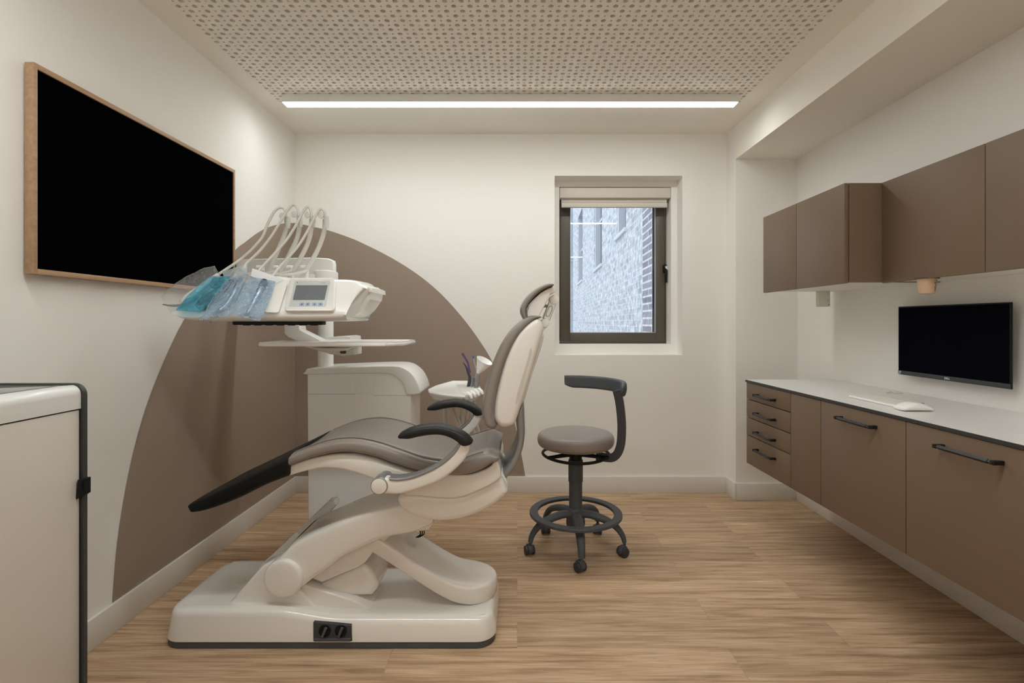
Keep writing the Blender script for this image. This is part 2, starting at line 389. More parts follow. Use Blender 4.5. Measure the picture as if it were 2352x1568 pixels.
def text(body, size, m, mtx, parent, name='lettering', ext=.0003, bold=0, sx=1):
    cu = bpy.data.curves.new(name, 'FONT'); cu.body = body; cu.size = size; cu.extrude = ext; cu.offset = bold; cu.align_x = 'CENTER'; cu.align_y = 'CENTER'
    t = bpy.data.objects.new('tmp', cu); C.objects.link(t); dg = bpy.context.evaluated_depsgraph_get()
    me = bpy.data.meshes.new_from_object(t.evaluated_get(dg)); bpy.data.objects.remove(t)
    me.transform(Matrix.Diagonal((sx, 1, 1, 1))); me.transform(mtx); me.materials.clear(); me.materials.append(m)
    o = bpy.data.objects.new(name, me); C.objects.link(o); o.parent = parent
    if parent.parent is None and parent.type == 'EMPTY': o.matrix_parent_inverse = Matrix.Translation(parent.location).inverted()
    return o
def basis(o, ex, ey):
    ex = Vector(ex).normalized(); ey = Vector(ey).normalized(); ez = ex.cross(ey)
    return Matrix(((ex.x, ey.x, ez.x, o[0]), (ex.y, ey.y, ez.y, o[1]), (ex.z, ey.z, ez.z, o[2]), (0, 0, 0, 1)))

# ================================================================= THE SETTING
XL, XR, XP, YB, YP, YR, ZC, ZS = -1.551, 1.876, 1.463, 3.546, 3.398, -2.9, 2.5, 2.279
b = bm_(); box(b, XL-.15, XR+.15, YR-.1, YB+.3, -.1, 0); struct(link('floor', b, M['floor'], smooth=False))
b = bm_(); box(b, XL-.12, XL, YR, YB, 0, ZC); WL = struct(link('wall_left', b, M['wall'], smooth=False))
b = bm_(); box(b, XR, XR+.12, YR, YP+.02, 0, ZS+.02); struct(link('wall_right', b, M['wall'], smooth=False))
b = bm_(); box(b, XL-.12, XR+.12, YR-.1, YR, 0, ZC+.06); struct(link('wall_rear', b, M['wall'], smooth=False))
# back wall with a stepped window opening
W1 = (.2616, 1.154, .958, 2.209); W2 = (.3037, 1.1106, 1.028, 2.163)
b = bm_()
def holed(b, y0, y1, o, X0=XL-.12, X1=XP+.02, Z0=0, Z1=ZC):
    box(b, X0, o[0], y0, y1, Z0, Z1); box(b, o[1], X1, y0, y1, Z0, Z1)
    box(b, o[0], o[1], y0, y1, Z0, o[2]); box(b, o[0], o[1], y0, y1, o[3], Z1)
holed(b, YB, 3.665, W1); holed(b, 3.665, 3.88, W2)
WB = struct(link('wall_back', b, M['wall'], smooth=False))
b = bm_(); box(b, XP, XR+.12, YP, 3.88, 0, ZC); struct(link('wall_pier', b, M['wall'], smooth=False))
b = bm_(); box(b, XP, XR+.12, YR, YP, ZS, ZC); struct(link('ceiling_bulkhead', b, M['ceil'], smooth=False))
# ceiling: plain margins + perforated board (true holes)
HP = .0337; hx0, hy1 = -1.41-HP/2, 3.022+HP/2
nx = 82; ny = 72; hx1 = hx0+nx*HP; hy0 = hy1-ny*HP; T = .0125
b = bm_()
box(b, XL-.12, hx0, YR, YB, ZC, ZC+.05); box(b, hx1, XP+.01, YR, YB, ZC, ZC+.05)
box(b, hx0, hx1, hy1, YB, ZC, ZC+.05); box(b, hx0, hx1, YR, hy0, ZC, ZC+.05)
CE = struct(link('ceiling', b, M['ceil'], smooth=False))
vs, fs = [], []
for j in range(ny):
    for i in range(nx):
        cx = hx0+(i+.5)*HP; cy = hy0+(j+.5)*HP; r = .0113 if (i+j) % 2 == 0 else .0052; k = len(vs); h = HP/2
        for q in range(16):
            a = 2*PI*q/16+PI/16*0; c, s = math.cos(a), math.sin(a); m_ = max(abs(c), abs(s))
            vs.append((cx+h*c/m_, cy+h*s/m_, ZC)); vs.append((cx+r*c, cy+r*s, ZC)); vs.append((cx+r*c, cy+r*s, ZC+T))
        for q in range(16):
            p = (q+1) % 16
            fs.append((k+3*q, k+3*p, k+3*p+1, k+3*q+1)); fs.append((k+3*q+1, k+3*p+1, k+3*p+2, k+3*q+2))
me = bpy.data.meshes.new('perforated_board'); me.from_pydata(vs, [], fs); me.materials.append(M['ceil'])
o = bpy.data.objects.new('perforated_board', me); C.objects.link(o); o.parent = CE; lab(o, 'perforated board with rows of large and small round holes')
b = bm_(); box(b, hx0, hx1, hy0, hy1, ZC+T, ZC+.05); link('backing_fleece', b, M['fleece'], CE, smooth=False)
# skirting boards
SH, ST = .1125, .014
def skirt(n, x0, x1, y0, y1):
    b = bm_(); box(b, x0, x1, y0, y1, 0, SH, .002, 2); struct(link(n, b, M['skirt']))
skirt('baseboard_left', XL, XL+ST, YR, YB); skirt('baseboard_back', XL+ST, XP, YB-ST, YB)
skirt('baseboard_pier', XP-ST, XP, YP-ST, YB-ST); skirt('baseboard_pier_front', XP, XR-ST, YP-ST, YP); skirt('baseboard_right', XR-ST, XR, YR, YP)
# painted taupe arch round the corner
LP = [(258.4,1373),(269,1246),(288.5,1120),(312.7,1011),(339,923.5),(368.4,848),(395,788),(422,735.5),(480,645),(540,574.5),(561.6,557),(591,535),(618,521),(651,513),(678,512)]
BP = [(678,512),(697,515.6),(721,521),(754.5,529),(800,544.5),(830,557),(897,590.7),(956.6,628),(1008,670),(1055.5,721),(1095,772.7),(1130.7,830),(1160,900),(1182,970),(1198,1045.6),(1206.5,1093)]
def paint(pts, f, base0, base1, nrm, nm, par):
    q = [f(x, y) for x, y in pts]; q = [v for v in cr_(q, 4)]
    b = bm_(); top = [b.verts.new(v) for v in q]; bot = [b.verts.new((v.x, v.y, SH-.002)) for v in q]
    for i in range(len(q)-1): b.faces.new((top[i], top[i+1], bot[i+1], bot[i]))
    o = link(nm, b, M['mural'], par, smooth=False); lab(o, 'taupe painted arch'); return o
def fl(x, y): Y = -(XL+.001)*F/(VX-x); p = P(x, y, Y); return (XL+.0012, min(Y, YB-.0005), p[2])
def fb(x, y): p = P(x, y, YB); return (max(p[0], XL+.0005), YB-.0012, p[2])
paint(LP, fl, 0, 0, None, 'painted_arch', WL); paint(BP, fb, 0, 0, None, 'painted_arch', WB)

# window_1
b = bm_(); x0, x1, z0, z1 = W2; y0, y1 = 3.775, 3.84
def ring(b, o, i, ya, yb, bev=.002):
    box(b, o[0], i[0], ya, yb, o[2], o[3], bev); box(b, i[1], o[1], ya, yb, o[2], o[3], bev)
    box(b, i[0], i[1], ya, yb, o[2], i[2], bev); box(b, i[0], i[1], ya, yb, i[3], o[3], bev)
ring(b, (x0, x1, z0, z1), (x0+.012, x1-.012, z0+.012, z1-.012), y0+.006, y1)
WN = struct(link('window_1', b, M['bronze']))
gx0, gx1, gz0, gz1 = .395, 1.034, 1.1087, 2.08
b = bm_(); ring(b, (x0+.014, x1-.014, z0+.014, z1-.014), (gx0, gx1, gz0, gz1), y0, y1-.01, .003); sash = link('window_sash', b, M['bronze'], WN)
b = bm_(); ring(b, (gx0-.002, gx1+.002, gz0-.002, gz1+.002), (gx0+.003, gx1-.005, gz0+.003, gz1-.003), 3.79, 3.81, 0); link('glazing_bead', b, M['spacer'], WN)
b = bm_(); box(b, gx1-.017, gx1-.005, 3.812, 3.826, gz0, gz1); link('glazing_seal', b, M['seal'], WN)
b = bm_(); box(b, gx0+.001, gx1-.001, 3.798, 3.802, gz0+.001, gz1-.001); link('window_pane', b, M['glass'], WN, smooth=False)
b = bm_(); hx_ = P(1528, 620, 3.76)[0]
slab(b, rrect(hx_-.014, hx_+.013, P(0,620,3.76)[2]-.02, P(0,607,3.76)[2], .011), 3.755, 3.776, .003)
tube(b, [(hx_-.001, 3.765, 1.585), (hx_-.001, 3.745, 1.575), (hx_, 3.738, 1.555), (hx_, 3.738, 1.478)], [.008, .009, .009, .008], sm=4)
hd = lab(link('window_handle', b, M['black'], WN), 'black lever handle')
b = bm_(); slab(b, rrect(hx_-.002, hx_+.012, 1.572, 1.602, .006), 3.742, 3.757, .002); link('lock_cap', b, M['wprint'], hd)

# roller blind in the window recess
t = thing('roller_blind', 'cream roller blind rolled up at the top of the window recess', 'blind', (.7, 3.7, 2.16))
b = bm_(); box(b, W2[0]+.004, W2[1]-.002, 3.668, 3.745, 2.086, 2.159, .004); link('headrail', b, M['blind'], t)
b = bm_(); box(b, W2[0]+.018, W2[1]-.022, 3.705, 3.74, 2.055, 2.086, .002); lathe(b, [(.02, 0), (.02, W2[1]-W2[0]-.04)], (W2[0]+.018, 3.716, 2.072), (1, 0, 0), 20); link('rolled_fabric', b, M['blind'], t)
b = bm_(); box(b, W2[0]+.018, W2[1]-.02, 3.688, 3.715, 2.022, 2.055, .004); link('bottom_rail', b, M['blind'], t)

# outside: brick wall of the building next door, drainpipe, ground
th = math.atan(.0395); oy = 4.15; ox = 1.3+.0395*oy
def ext(s): return (s-oy)/math.cos(th)
bt = thing('neighbouring_building', 'white-painted brick building seen through the window', 'building', (ox, oy, -1.0))
bt.rotation_euler = (0, 0, -th)
def bpart(n, bm, m, **k):
    o = link(n, bm, m, None, **k); o.parent = bt; return o
wins = [(7.44, 8.34, 2.575, 4.6), (10.2, 11.6, 2.37, 4.5), (14.6, 16.3, 2.42, 4.5)]
b = bm_(); cuts = [0]
for a, c, z, zz in wins: cuts += [ext(a), ext(c)]
cuts += [ext(27)]
for i in range(0, len(cuts)-1):
    if i % 2 == 0: box(b, 0, .3, cuts[i], cuts[i+1], 0, 10)
    else:
        a, c, z, zz = wins[i//2]; box(b, 0, .3, cuts[i], cuts[i+1], 0, z+1); box(b, 0, .3, cuts[i], cuts[i+1], zz+1, 10)
bpart('brick_wall', b, M['brick'], smooth=False)
for a, c, z, zz in wins:
    A, B_ = ext(a), ext(c); b = bm_(); z += 1; zz += 1
    ring_ = [(A, A+.06), (B_-.10, B_)]
    for p, q in ring_: box(b, .02, .16, p, q, z, zz)
    box(b, .1, .16, A, B_, z, z+.07); box(b, .1, .16, A, B_, (z+zz)/2-.03, (z+zz)/2+.03)
    wf = bpart('window_frame', b, M['stone']); b = bm_(); box(b, .13, .15, A+.06, B_-.1, z+.07, zz); g = link('window_pane', b, M['dglass'], None); g.parent = wf
    b = bm_(); box(b, -.035, .16, A-.05, B_+.03, z-.06, z, .005); bpart('window_sill', b, M['stone'])
b = bm_(); py = ext(18.6); tube(b, [(-.07, py, 0), (-.07, py, 10)], .055, sm=1, seg=16)
for zz in (1.6, 3.0, 4.4, 5.8): box(b, -.14, 0, py-.08, py+.08, zz, zz+.05)
bpart('drainpipe', b, M['pipe'])
b = bm_(); box(b, -12, ox+3, 3.9, 30, -1.1, -1.0); struct(link('ground', b, M['ground'], smooth=False))

# ================================================================= LAMPS
def lamp(name, label, y0, y1, lm):
    t = thing(name, label, 'lamp', (-.04, (y0+y1)/2, ZC), 'linear ceiling lamps')
    b = bm_(); box(b, -1.354, 1.274, y0, y1, ZC-.047, ZC, .0015); link('lamp_housing', b, M['trimwhite'], t)
    b = bm_(); box(b, -1.350, 1.270, y0+.004, y1-.004, ZC-.0505, ZC-.0465); link('diffuser', b, M[lm], t, smooth=False)
lamp('linear_ceiling_lamp', 'long white linear lamp glowing under the perforated ceiling, near the window wall', 2.918, 2.989, 'lamp_a')
lamp('linear_ceiling_lamp', 'long white linear lamp across the ceiling in the middle of the room, outside the frame', 1.06, 1.131, 'lamp_b')
lamp('linear_ceiling_lamp', 'long white linear lamp across the ceiling behind the camera, outside the frame', -2.30, -2.229, 'lamp_c')

# ================================================================= TELEVISION
t = thing('television', 'black wall television in a thin oak frame on the left wall', 'television', (XL, 2.158, 1.67))
ty0, ty1, tz0, tz1 = 1.590, 2.726, 1.030, 2.002; tz0 = 1.338
b = bm_()
def ringx(b, x0, x1, o, i, bev=.001):
    box(b, x0, x1, o[0], i[0], o[2], o[3], bev); box(b, x0, x1, i[1], o[1], o[2], o[3], bev)
    box(b, x0, x1, i[0], i[1], o[2], i[2], bev); box(b, x0, x1, i[0], i[1], i[3], o[3], bev)
ringx(b, XL+.008, XL+.037, (ty0, ty1, tz0, tz1-.0), (ty0+.013, ty1-.013, tz0+.017, tz1-.017)); lab(link('frame', b, M['oak'], t), 'thin oak frame')
b = bm_(); box(b, XL+.0005, XL+.031, ty0+.012, ty1-.012, tz0+.016, tz1-.016); lab(link('screen', b, M['tvscreen'], t, smooth=False), 'black screen')

# ================================================================= KITCHEN UNITS (right wall)
Xf = lambda Y: 1.352+.0268*(3.0-Y)
ZT = .849; Zb = .358; Zc = .835
def handle(y0, y1, z, parent, sx, name='handle'):
    """bar pull along Y standing off the front at Xf(y)"""
    b = bm_(); o = .028; r = .0068
    a = Vector((Xf(y0)+sx, y0, z)); c = Vector((Xf(y1)+sx, y1, z)); d = (c-a).normalized()
    A = a+Vector((-o, 0, 0)); Cc = c+Vector((-o, 0, 0))
    tube(b, [A+d*.022, Cc-d*.022], r, sm=1, seg=4, flat=(1.1, 1.1))
    for p, q, s in ((a, A, 1), (c, Cc, -1)):
        bmx = bm_()
        box(bmx, p.x-o-.005, p.x+.0005, min(p.y, p.y+s*.014), max(p.y, p.y+s*.014), z-.0065, z+.0065, .002)
        me_ = bpy.data.meshes.new('t'); bmx.to_mesh(me_); bmx.free(); b.from_mesh(me_); bpy.data.meshes.remove(me_)
        tube(b, [Vector((p.x-o+.001, p.y+s*.006, z)), q+d*s*.03], [.0065, .0055], sm=1, seg=4)
    return link(name, b, M['handle'], parent, ang=25)
def front(y0, y1, z0, z1, name, parent, g=.0021):
    b = bm_(); hexa(b, [(Xf(y0+g), y0+g), (Xf(y0+g)+.018, y0+g), (Xf(y1-g)+.018, y1-g), (Xf(y1-g), y1-g)], z0+g, z1-g, .0012, 2)
    return link(name, b, M['cab'], parent)
def carcass(y0, y1, parent):
    b = bm_(); hexa(b, [(Xf(y0)+.0195, y0+.0005), (XR-.001, y0+.0005), (XR-.001, y1-.0005), (Xf(y1)+.0195, y1-.0005)], Zb, Zc-.001)
    return link('carcass', b, M['cab'], parent, smooth=False)
ys = [2.995, 2.534, 2.293, 1.808, 1.322, .836]
t = thing('drawer_unit', 'wall-hung taupe drawer unit with four drawers at the far end of the counter', 'drawer unit', (1.6, 2.76, Zb))
carcass(ys[1], ys[0], t)
zz = [Zc, .736, .630, .526, Zb]
for k in range(4):
    d = front(ys[1], ys[0], zz[k+1], zz[k], 'drawer', t); handle(2.668, 2.862, [.776, .672, .565, .468][k], d, 0)
t = thing('narrow_cabinet', 'narrow wall-hung taupe cabinet without a handle, beside the drawer unit', 'cabinet', (1.6, 2.41, Zb))
carcass(ys[2], ys[1], t); front(ys[2], ys[1], Zb, Zc, 'door', t)
for k, lb in enumerate(['wall-hung taupe base cabinet with black bar handle, next to the narrow cabinet', 'wall-hung taupe base cabinet with black bar handle, second from the narrow cabinet', 'wall-hung taupe base cabinet closest to the camera, beyond the frame edge']):
    t = thing('base_cabinet', lb, 'cabinet', (1.6, (ys[k+2]+ys[k+3])/2, Zb), 'wall-hung base cabinets with bar handles')
    carcass(ys[k+3], ys[k+2], t); d = front(ys[k+3], ys[k+2], Zb, Zc, 'door', t)
    m0 = [2.049, 1.554, 1.06][k]; handle(m0-.104, m0+.106, .783, d, 0)
# worktop
t = thing('countertop', 'long thin white countertop with dark edge over the wall-hung cabinets', 'countertop', (1.6, 1.9, Zc))
y0, y1 = .8, 3.0
b = bm_(); hexa(b, [(Xf(y0)-.004, y0), (XR-.0005, y0), (XR-.0005, y1), (Xf(y1)-.004, y1)], Zc, ZT-.0012); lab(link('edge', b, M['core'], t, smooth=False), 'dark core edge')
b = bm_(); hexa(b, [(Xf(y0)-.0035, y0), (XR-.001, y0), (XR-.001, y1-.0005), (Xf(y1)-.0035, y1-.0005)], ZT-.0012, ZT); lab(link('top_surface', b, M['top'], t, smooth=False), 'white top surface')

# wall cabinets
U0, U1 = 1.3635, 1.8035
def wallcab(name, label, xf, y0, y1, doors, endpanel=False, group=None):
    t = thing(name, label, 'wall cabinet', ((xf+XR)/2, (y0+y1)/2, U0), group)
    b = bm_(); e = .019 if endpanel else 0; box(b, xf+.0215, XR-.0005, y0+e, y1, U0+.003, U1-.001); link('carcass', b, M['melam'], t, smooth=False)
    if endpanel:
        b = bm_(); box(b, xf+.0215, XR-.0005, y0, y0+.0185, U0, U1, .0008); lab(link('end_panel', b, M['cab'], t), 'taupe end panel')
    b = bm_(); box(b, xf+.0215, XR-.0005, y0+e, y1, U1-.0009, U1+.0004); link('top_panel', b, M['cab'], t, smooth=False)
    for p, q in doors:
        b = bm_(); box(b, xf, xf+.018, p+.0015, q-.0015, U0-.004, U1, .001); link('door', b, M['cab'], t)
wallcab('deep_wall_cabinet', 'deeper two-door taupe wall cabinet at the far end, above the drawer unit', 1.451, 2.25, 2.995, [(2.25, 2.639), (2.639, 2.995)], True)
wallcab('wall_cabinet', 'shallow taupe wall cabinet with one wide door, directly above the monitor and hanging cup', 1.615, 1.753, 2.2485, [(1.753, 2.2485)], group='shallow wall cabinets')
wallcab('wall_cabinet', 'shallow taupe wall cabinet cut by the right edge of the photo', 1.615, 1.256, 1.752, [(1.256, 1.752)], group='shallow wall cabinets')
wallcab('wall_cabinet', 'shallow taupe wall cabinet nearest the camera, outside the frame', 1.615, .76, 1.255, [(.76, 1.255)], group='shallow wall cabinets')

# power outlet box under the cabinet
t = thing('outlet_box', 'white power outlet box hanging under the deep wall cabinet', 'outlet', (1.82, 3.0, U0))
bx0, bx1, by = P(1883, 0, 2.95)[0], P(1907, 0, 2.95)[0], 2.95; bz0 = P(0, 704, by)[2]
b = bm_(); box(b, bx0, bx1, by, by+.04, bz0, U0+.003, .0015); link('casing', b, M['melam'], t)
def dots(b, pts, r=.0018, y=by):
    for x, z in pts: box(b, x-r, x+r, y-.0006, y+.0005, z-r*.8, z+r*.8)
b = bm_(); c = bx0+.045
for zz in (U0-.014, U0-.050):
    b = bm_(); dots(b, [(c, zz), (c+.009, zz+.006), (c+.009, zz-.006)]); lab(link('socket', b, M['black'], t, smooth=False), 'dark socket slots')
b = bm_()
dots(b, [(c+.005, bz0+.012), (c+.009, bz0+.012)], .002); link('usb_port', b, M['black'], t, smooth=False)

# kraft paper cup hanging beneath the wall cabinet
cy_ = 2.03; cx_ = P(2129, 0, cy_)[0]; ctop = U0-.0005; 
t = thing('paper_cup', 'kraft paper cup with green print in a holder under the wall cabinet', 'cup', (cx_, cy_, 1.3))
b = bm_(); lathe(b, [(.0245, 0), (.026, .001), (.033, .0575), (.0345, .0585), (.0345, .0605), (.032, .061)], (cx_, cy_, ctop-.0625), (0, 0, 1), 40); link('cup_body', b, M['kraft'], t)
b = bm_()
for k in range(5):
    a = -1.15+.05*k*(-1)**k; z = ctop-.05+k*.009; R = .0262+(.033-.0262)*(z-ctop+.0625)/.0575+.0004
    for (da, dz) in ((0, 0), (.12, .003), (-.09, .004)):
        p = Vector((cx_+R*math.cos(a+da), cy_+R*math.sin(a+da), z+dz)); b.verts.new(p)
        n_ = Vector((math.cos(a+da), math.sin(a+da), 0)); s_ = Vector((-n_.y, n_.x, 0)); q = [b.verts.new(p+s_*x+Vector((0, 0, y))) for x, y in ((-.002, 0), (0, -.0035), (.002, 0), (0, .0035))]; b.faces.new(q)
lab(link('leaf_print', b, M['green'], t, smooth=False), 'green leaf print')
b = bm_(); lathe(b, [(.036, 0), (.041, 0), (.041, .003), (.036, .003)], (cx_, cy_, ctop-.0035), (0, 0, 1), 32, True); link('cup_holder', b, M['chard'], t)

# monitor
mx = 1.826; my0, my1, mz0, mz1 = 1.877, 2.433, .938, 1.261
t = thing('monitor', 'black flat monitor mounted on the wall above the countertop', 'monitor', (XR, (my0+my1)/2, (mz0+mz1)/2))
b = bm_(); box(b, mx, mx+.0075, my0, my1, mz0, mz1, .0015); box(b, mx+.006, mx+.03, my0+.09, my1-.09, mz0+.04, mz1-.06, .006); link('monitor_casing', b, M['black'], t)
b = bm_(); box(b, mx-.0006, mx+.0004, my0+.006, my1-.006, mz0+.02, mz1-.006); link('screen', b, M['screen'], t, smooth=False)
b = bm_(); box(b, mx-.0012, mx+.001, my0+.001, my1-.001, mz0+.0005, mz0+.019, .0004); bz = lab(link('bottom_bezel', b, M['chard'], t), 'dark grey bottom bezel')
text('DELL', .0125, M['wprint'], basis((mx-.0016, (my0+my1)/2, mz0+.0095), (0, -1, 0), (0, 0, 1)), bz, 'logo', bold=.0002)
text('JT', .016, M['wprint'], basis((mx-.0016, my1-.014, mz0+.010), (0, -1, 0), (0, 0, 1)), bz, 'sticker', bold=.0004, sx=1.2)
b = bm_(); box(b, mx+.028, XR-.0005, 2.1, 2.21, 1.05, 1.16, .003); link('wall_mount', b, M['black'], t)
# keyboard
t = thing('keyboard', 'white compact keyboard lying on the countertop', 'keyboard', (1.55, 2.15, ZT))
kx0, kx1, ky0, ky1 = 1.492, 1.632, 2.006, 2.290
b = bm_(); slab(b, rrect(kx0, kx1, ky0, ky1, .008), ZT+.001, ZT+.009, .002, axis='z'); link('keyboard_body', b, M['white'], t)
kw = (ky1-ky0-.012)/15; kd = (kx1-kx0-.020)/5
for r_ in range(5):
    c = 0
    while c < 15:
        wd = 5 if (r_ == 0 and c == 4) else 1
        b = bm_(); x = kx0+.005+kd*r_; y = ky1-.006-kw*(c+wd)
        box(b, x+.001, x+kd-.001, y+.001, y+kw*wd-.001, ZT+.008, ZT+.011, .0008, 1); link('key', b, M['melam'], t); c += wd
b = bm_(); box(b, kx1-.012, kx1-.004, ky1-.14, ky1-.08, ZT+.0088, ZT+.0094); lab(link('label_strip', b, M['greym'], t, smooth=False), 'grey strip')
# mouse
t = thing('mouse', 'white computer mouse on the countertop beside the keyboard', 'mouse', (1.516, 1.94, ZT))
b = bm_()
loft(b, [(1.465, ZT+.020), (1.482, ZT+.029), (1.51, ZT+.034), (1.54, ZT+.029), (1.563, ZT+.017)], [(1.465, ZT+.002), (1.475, ZT+.001), (1.51, ZT+.001), (1.545, ZT+.001), (1.563, ZT+.002)], 1.908, 1.972, e=2.6, cap=.012); link('mouse_body', b, M['white'], t)
b = bm_(); lathe(b, [(.006, 0), (.006, .005)], (1.549, 1.9375, ZT+.0235), (0, 1, 0), 16); link('scroll_wheel', b, M['greym'], t)
# cable on the worktop
b = bm_(); tube(b, [on_z(2036, 901, ZT+.004), on_z(2048, 899.5, ZT+.006), on_z(2060, 902, ZT+.004), on_z(2073, 902, ZT+.004)], .003)
tag(link('white_cable', b, M['melam']), 'short white cable lying on the countertop behind the keyboard', 'cable')

# ================================================================= DENTAL CHAIR
YC = 2.025
ch = thing('dental_chair', 'reclined taupe dental treatment chair with glossy white base in the middle of the floor', 'dental chair', (-.69, YC, 0))
def rings_loft(bm, rings):
    R = [[bm.verts.new(p) for p in r] for r in rings]; n = len(R[0])
    for a, b in zip(R, R[1:]):
        for k in range(n): bm.faces.new((a[k], a[(k+1)%n], b[(k+1)%n], b[k]))
    bm.faces.new(R[0][::-1]); bm.faces.new(R[-1]); return bm
# --- base
bx0_, bx1_, by0_, by1_ = -1.306, -.078, 1.842, 2.268
def htop(x):
    t = max(0, min(1, (x+.90)/.26)); t = t*t*(3-2*t); return .136-.032*t
b = bm_(); slab(b, rrect(bx0_+.004, bx1_-.004, by0_+.002, by1_-.004, .07, 10), 0, .026, .004, axis='z'); lab(link('base_skirt', b, M['char'], ch), 'charcoal base skirt')
b = bm_(); rg = []
for inset, zz, top in [(0, .026, 0), (0, .03, 0), (.004, .06, 0), (.009, -.026, 1), (.012, -.014, 1), (.018, -.006, 1), (.028, -.0015, 1), (.042, 0, 1)]:
    q = rrect(bx0_+inset*1.5, bx1_-inset, by0_+inset, by1_-inset, max(.075-inset*.5, .04), 10)
    q = [tuple(Vector(q[i]).lerp(Vector(q[(i+1)%len(q)]), j/m_)) for i in range(len(q)) for m_ in [{10: 12, 21: 40, 32: 12, 43: 40}.get(i, 1)] for j in range(m_)]
    rg.append([(x, y, (zz+htop(x)) if top else zz) for x, y in q])
# refined flat top as rows between front and back halves
R = [[b.verts.new(p) for p in r] for r in rg]; n = len(R[0])
for a_, c_ in zip(R, R[1:]):
    for k in range(n): b.faces.new((a_[k], a_[(k+1)%n], c_[(k+1)%n], c_[k]))
b.faces.new(R[0][::-1])
x0_, x1_, y0_, y1_ = bx0_+.06, bx1_-.04, by0_+.04, by1_-.04
xs = [x0_+.0+(x1_-x0_)*i/40 for i in range(41)]
g = [[b.verts.new((x, y0_+(y1_-y0_)*j/4, htop(x)-.0004)) for j in range(5)] for x in xs]
for i in range(40):
    for j in range(4): b.faces.new((g[i][j], g[i+1][j], g[i+1][j+1], g[i][j+1]))
base = link('base_cover', b, M['shell'], ch, ang=50)
# socket recess with two knobs
def bxp(x, y): return P(x, y, by0_+.001)
a_, c_ = bxp(720, 1428), bxp(808, 1478)
b = bm_(); slab(b, [(a_[0], .030), (c_[0]+.002, .030), (c_[0]-.003, a_[2]-.012), (a_[0], a_[2])], by0_-.0015, by0_+.03, .002); pnl = lab(link('connection_panel', b, M['chard'], ch), 'dark grey connection panel')
b = bm_(); box(b, a_[0]+.004, c_[0]-.002, by0_-.006, by0_+.01, .031, .043, .002); link('ledge', b, M['char'], pnl)
for x in (747, 784):
    p = bxp(x, 1447); b = bm_(); lathe(b, [(.0215, 0), (.0215, .004), (.0185, .004), (.0185, .002), (.001, .002)], (p[0], by0_-.0015, p[2]), (0, -1, 0), 28)
    b2 = slab(bm_(), [(q[0], q[1]) for q in [(p[0]-.012, p[2]-.018), (p[0]-.003, p[2]-.02), (p[0]+.011, p[2]+.013), (p[0]+.002, p[2]+.017)]], by0_-.013, by0_-.003, .002)
    k = link('dial', b, M['black'], pnl); link('dial_grip', b2, M['char'], k) if False else lab(link('knob', b2, M['char'], pnl), 'dark grey knob')
# fairing wedge in front of and behind the pivot
b = bm_()
A = px([(505, 1386), (598, 1302), (604, 1299), (612, 1345), (628, 1368), (628, 1394)], 1.90)
hexv = []
slab(b, [(-1.09, .125), (-.955, .275), (-.90, .30), (-.865, .27), (-.83, .20), (-.76, .115), (-.80, .10), (-1.08, .10)], 1.905, 1.975, .012, sm=0)
slab(b, [(-1.085, .12), (-.95, .285), (-.80, .43), (-.775, .435), (-.765, .415), (-.86, .30), (-.88, .12)], 2.14, 2.20, .01)
slab(b, [(-1.085, .12), (-.985, .255), (-.95, .285), (-.86, .372), (-.845, .36), (-.93, .26), (-.90, .12)], 1.97, 2.15, .004)
link('base_fairing', b, M['shell'], ch, ang=40)
# ridge running right from the pivot + boss
b = bm_(); slab(b, [(-.86, .11), (-.83, .20), (-.715, .165), (-.62, .135), (-.55, .10), (-.86, .095)], 1.92, 2.10, .006)
slab(b, px([(728, 1340), (838, 1290), (850, 1296), (864, 1311), (872, 1330), (869, 1346), (858, 1360), (740, 1362)], 1.98), 1.95, 2.13, .022, 6)
link('pivot_boss', b, M['shell'], ch, ang=50)
# --- curved lift arm with its web and the pivot drum
b = bm_()
top_ = [(630, 1288), (655, 1264), (680, 1241), (742, 1212), (800, 1188), (850, 1172), (910, 1158), (960, 1148), (1010, 1150)]
bot_ = [(690, 1353), (715, 1333), (745, 1312), (790, 1278), (830, 1258), (870, 1240), (905, 1230), (950, 1222), (985, 1206)]
loft(b, px(top_, 1.9), px(bot_, 1.9), 1.885, 2.165, e=9, cap=.008, m=40)
arm = link('lift_arm', b, M['shell'], ch, ang=40)
b = bm_(); slab(b, px([(700, 1322), (740, 1290), (800, 1255), (870, 1225), (930, 1222), (895, 1232), (862, 1262), (838, 1292), (822, 1302), (740, 1337), (722, 1330)], 1.95), 1.945, 2.12, .008); link('lift_arm_web', b, M['shell'], ch)
c0 = P(649, 1330, 1.872); b = bm_(); lathe(b, [(.058, 0), (.066, .0015), (.0705, .006), (.072, .014), (.072, .30)], (c0[0], 1.868, c0[2]), (0, 1, 0), 48); link('pivot_drum', b, M['shell'], ch, ang=50)
# --- lower link (long flat lever)
yc, hw = 2.055, .118
ltp = [tuple(v[:2]) for v in cr_([(-.60, .40, 0), (-.55, .372, 0), (-.46, .315, 0), (-.38, .262, 0), (-.30, .212, 0), (-.24, .184, 0), (-.17, .172, 0), (-.07, .168, 0)], 8)]
def ltop(x):
    for (a, za), (c, zc__) in zip(ltp, ltp[1:]):
        if a <= x <= c: return za+(zc__-za)*(x-a)/(c-a)
    return ltp[-1][1]
near = [(-.55+.35*k/24, yc-hw) for k in range(25)]+[(-.20+hw*math.sin(PI/2*k/12), yc-hw*math.cos(PI/2*k/12)) for k in range(1, 13)]
out = near+[(x, 2*yc-y) for x, y in near[-2::-1]]
b = bm_(); R = []
for ins, dz in [(.003, -.066), (0, -.062), (0, -.010), (.003, -.004), (.008, -.001), (.016, 0)]:
    q = offs(out, ins); R.append([b.verts.new((x, y, ltop(x)+dz)) for x, y in q])
n = len(out)
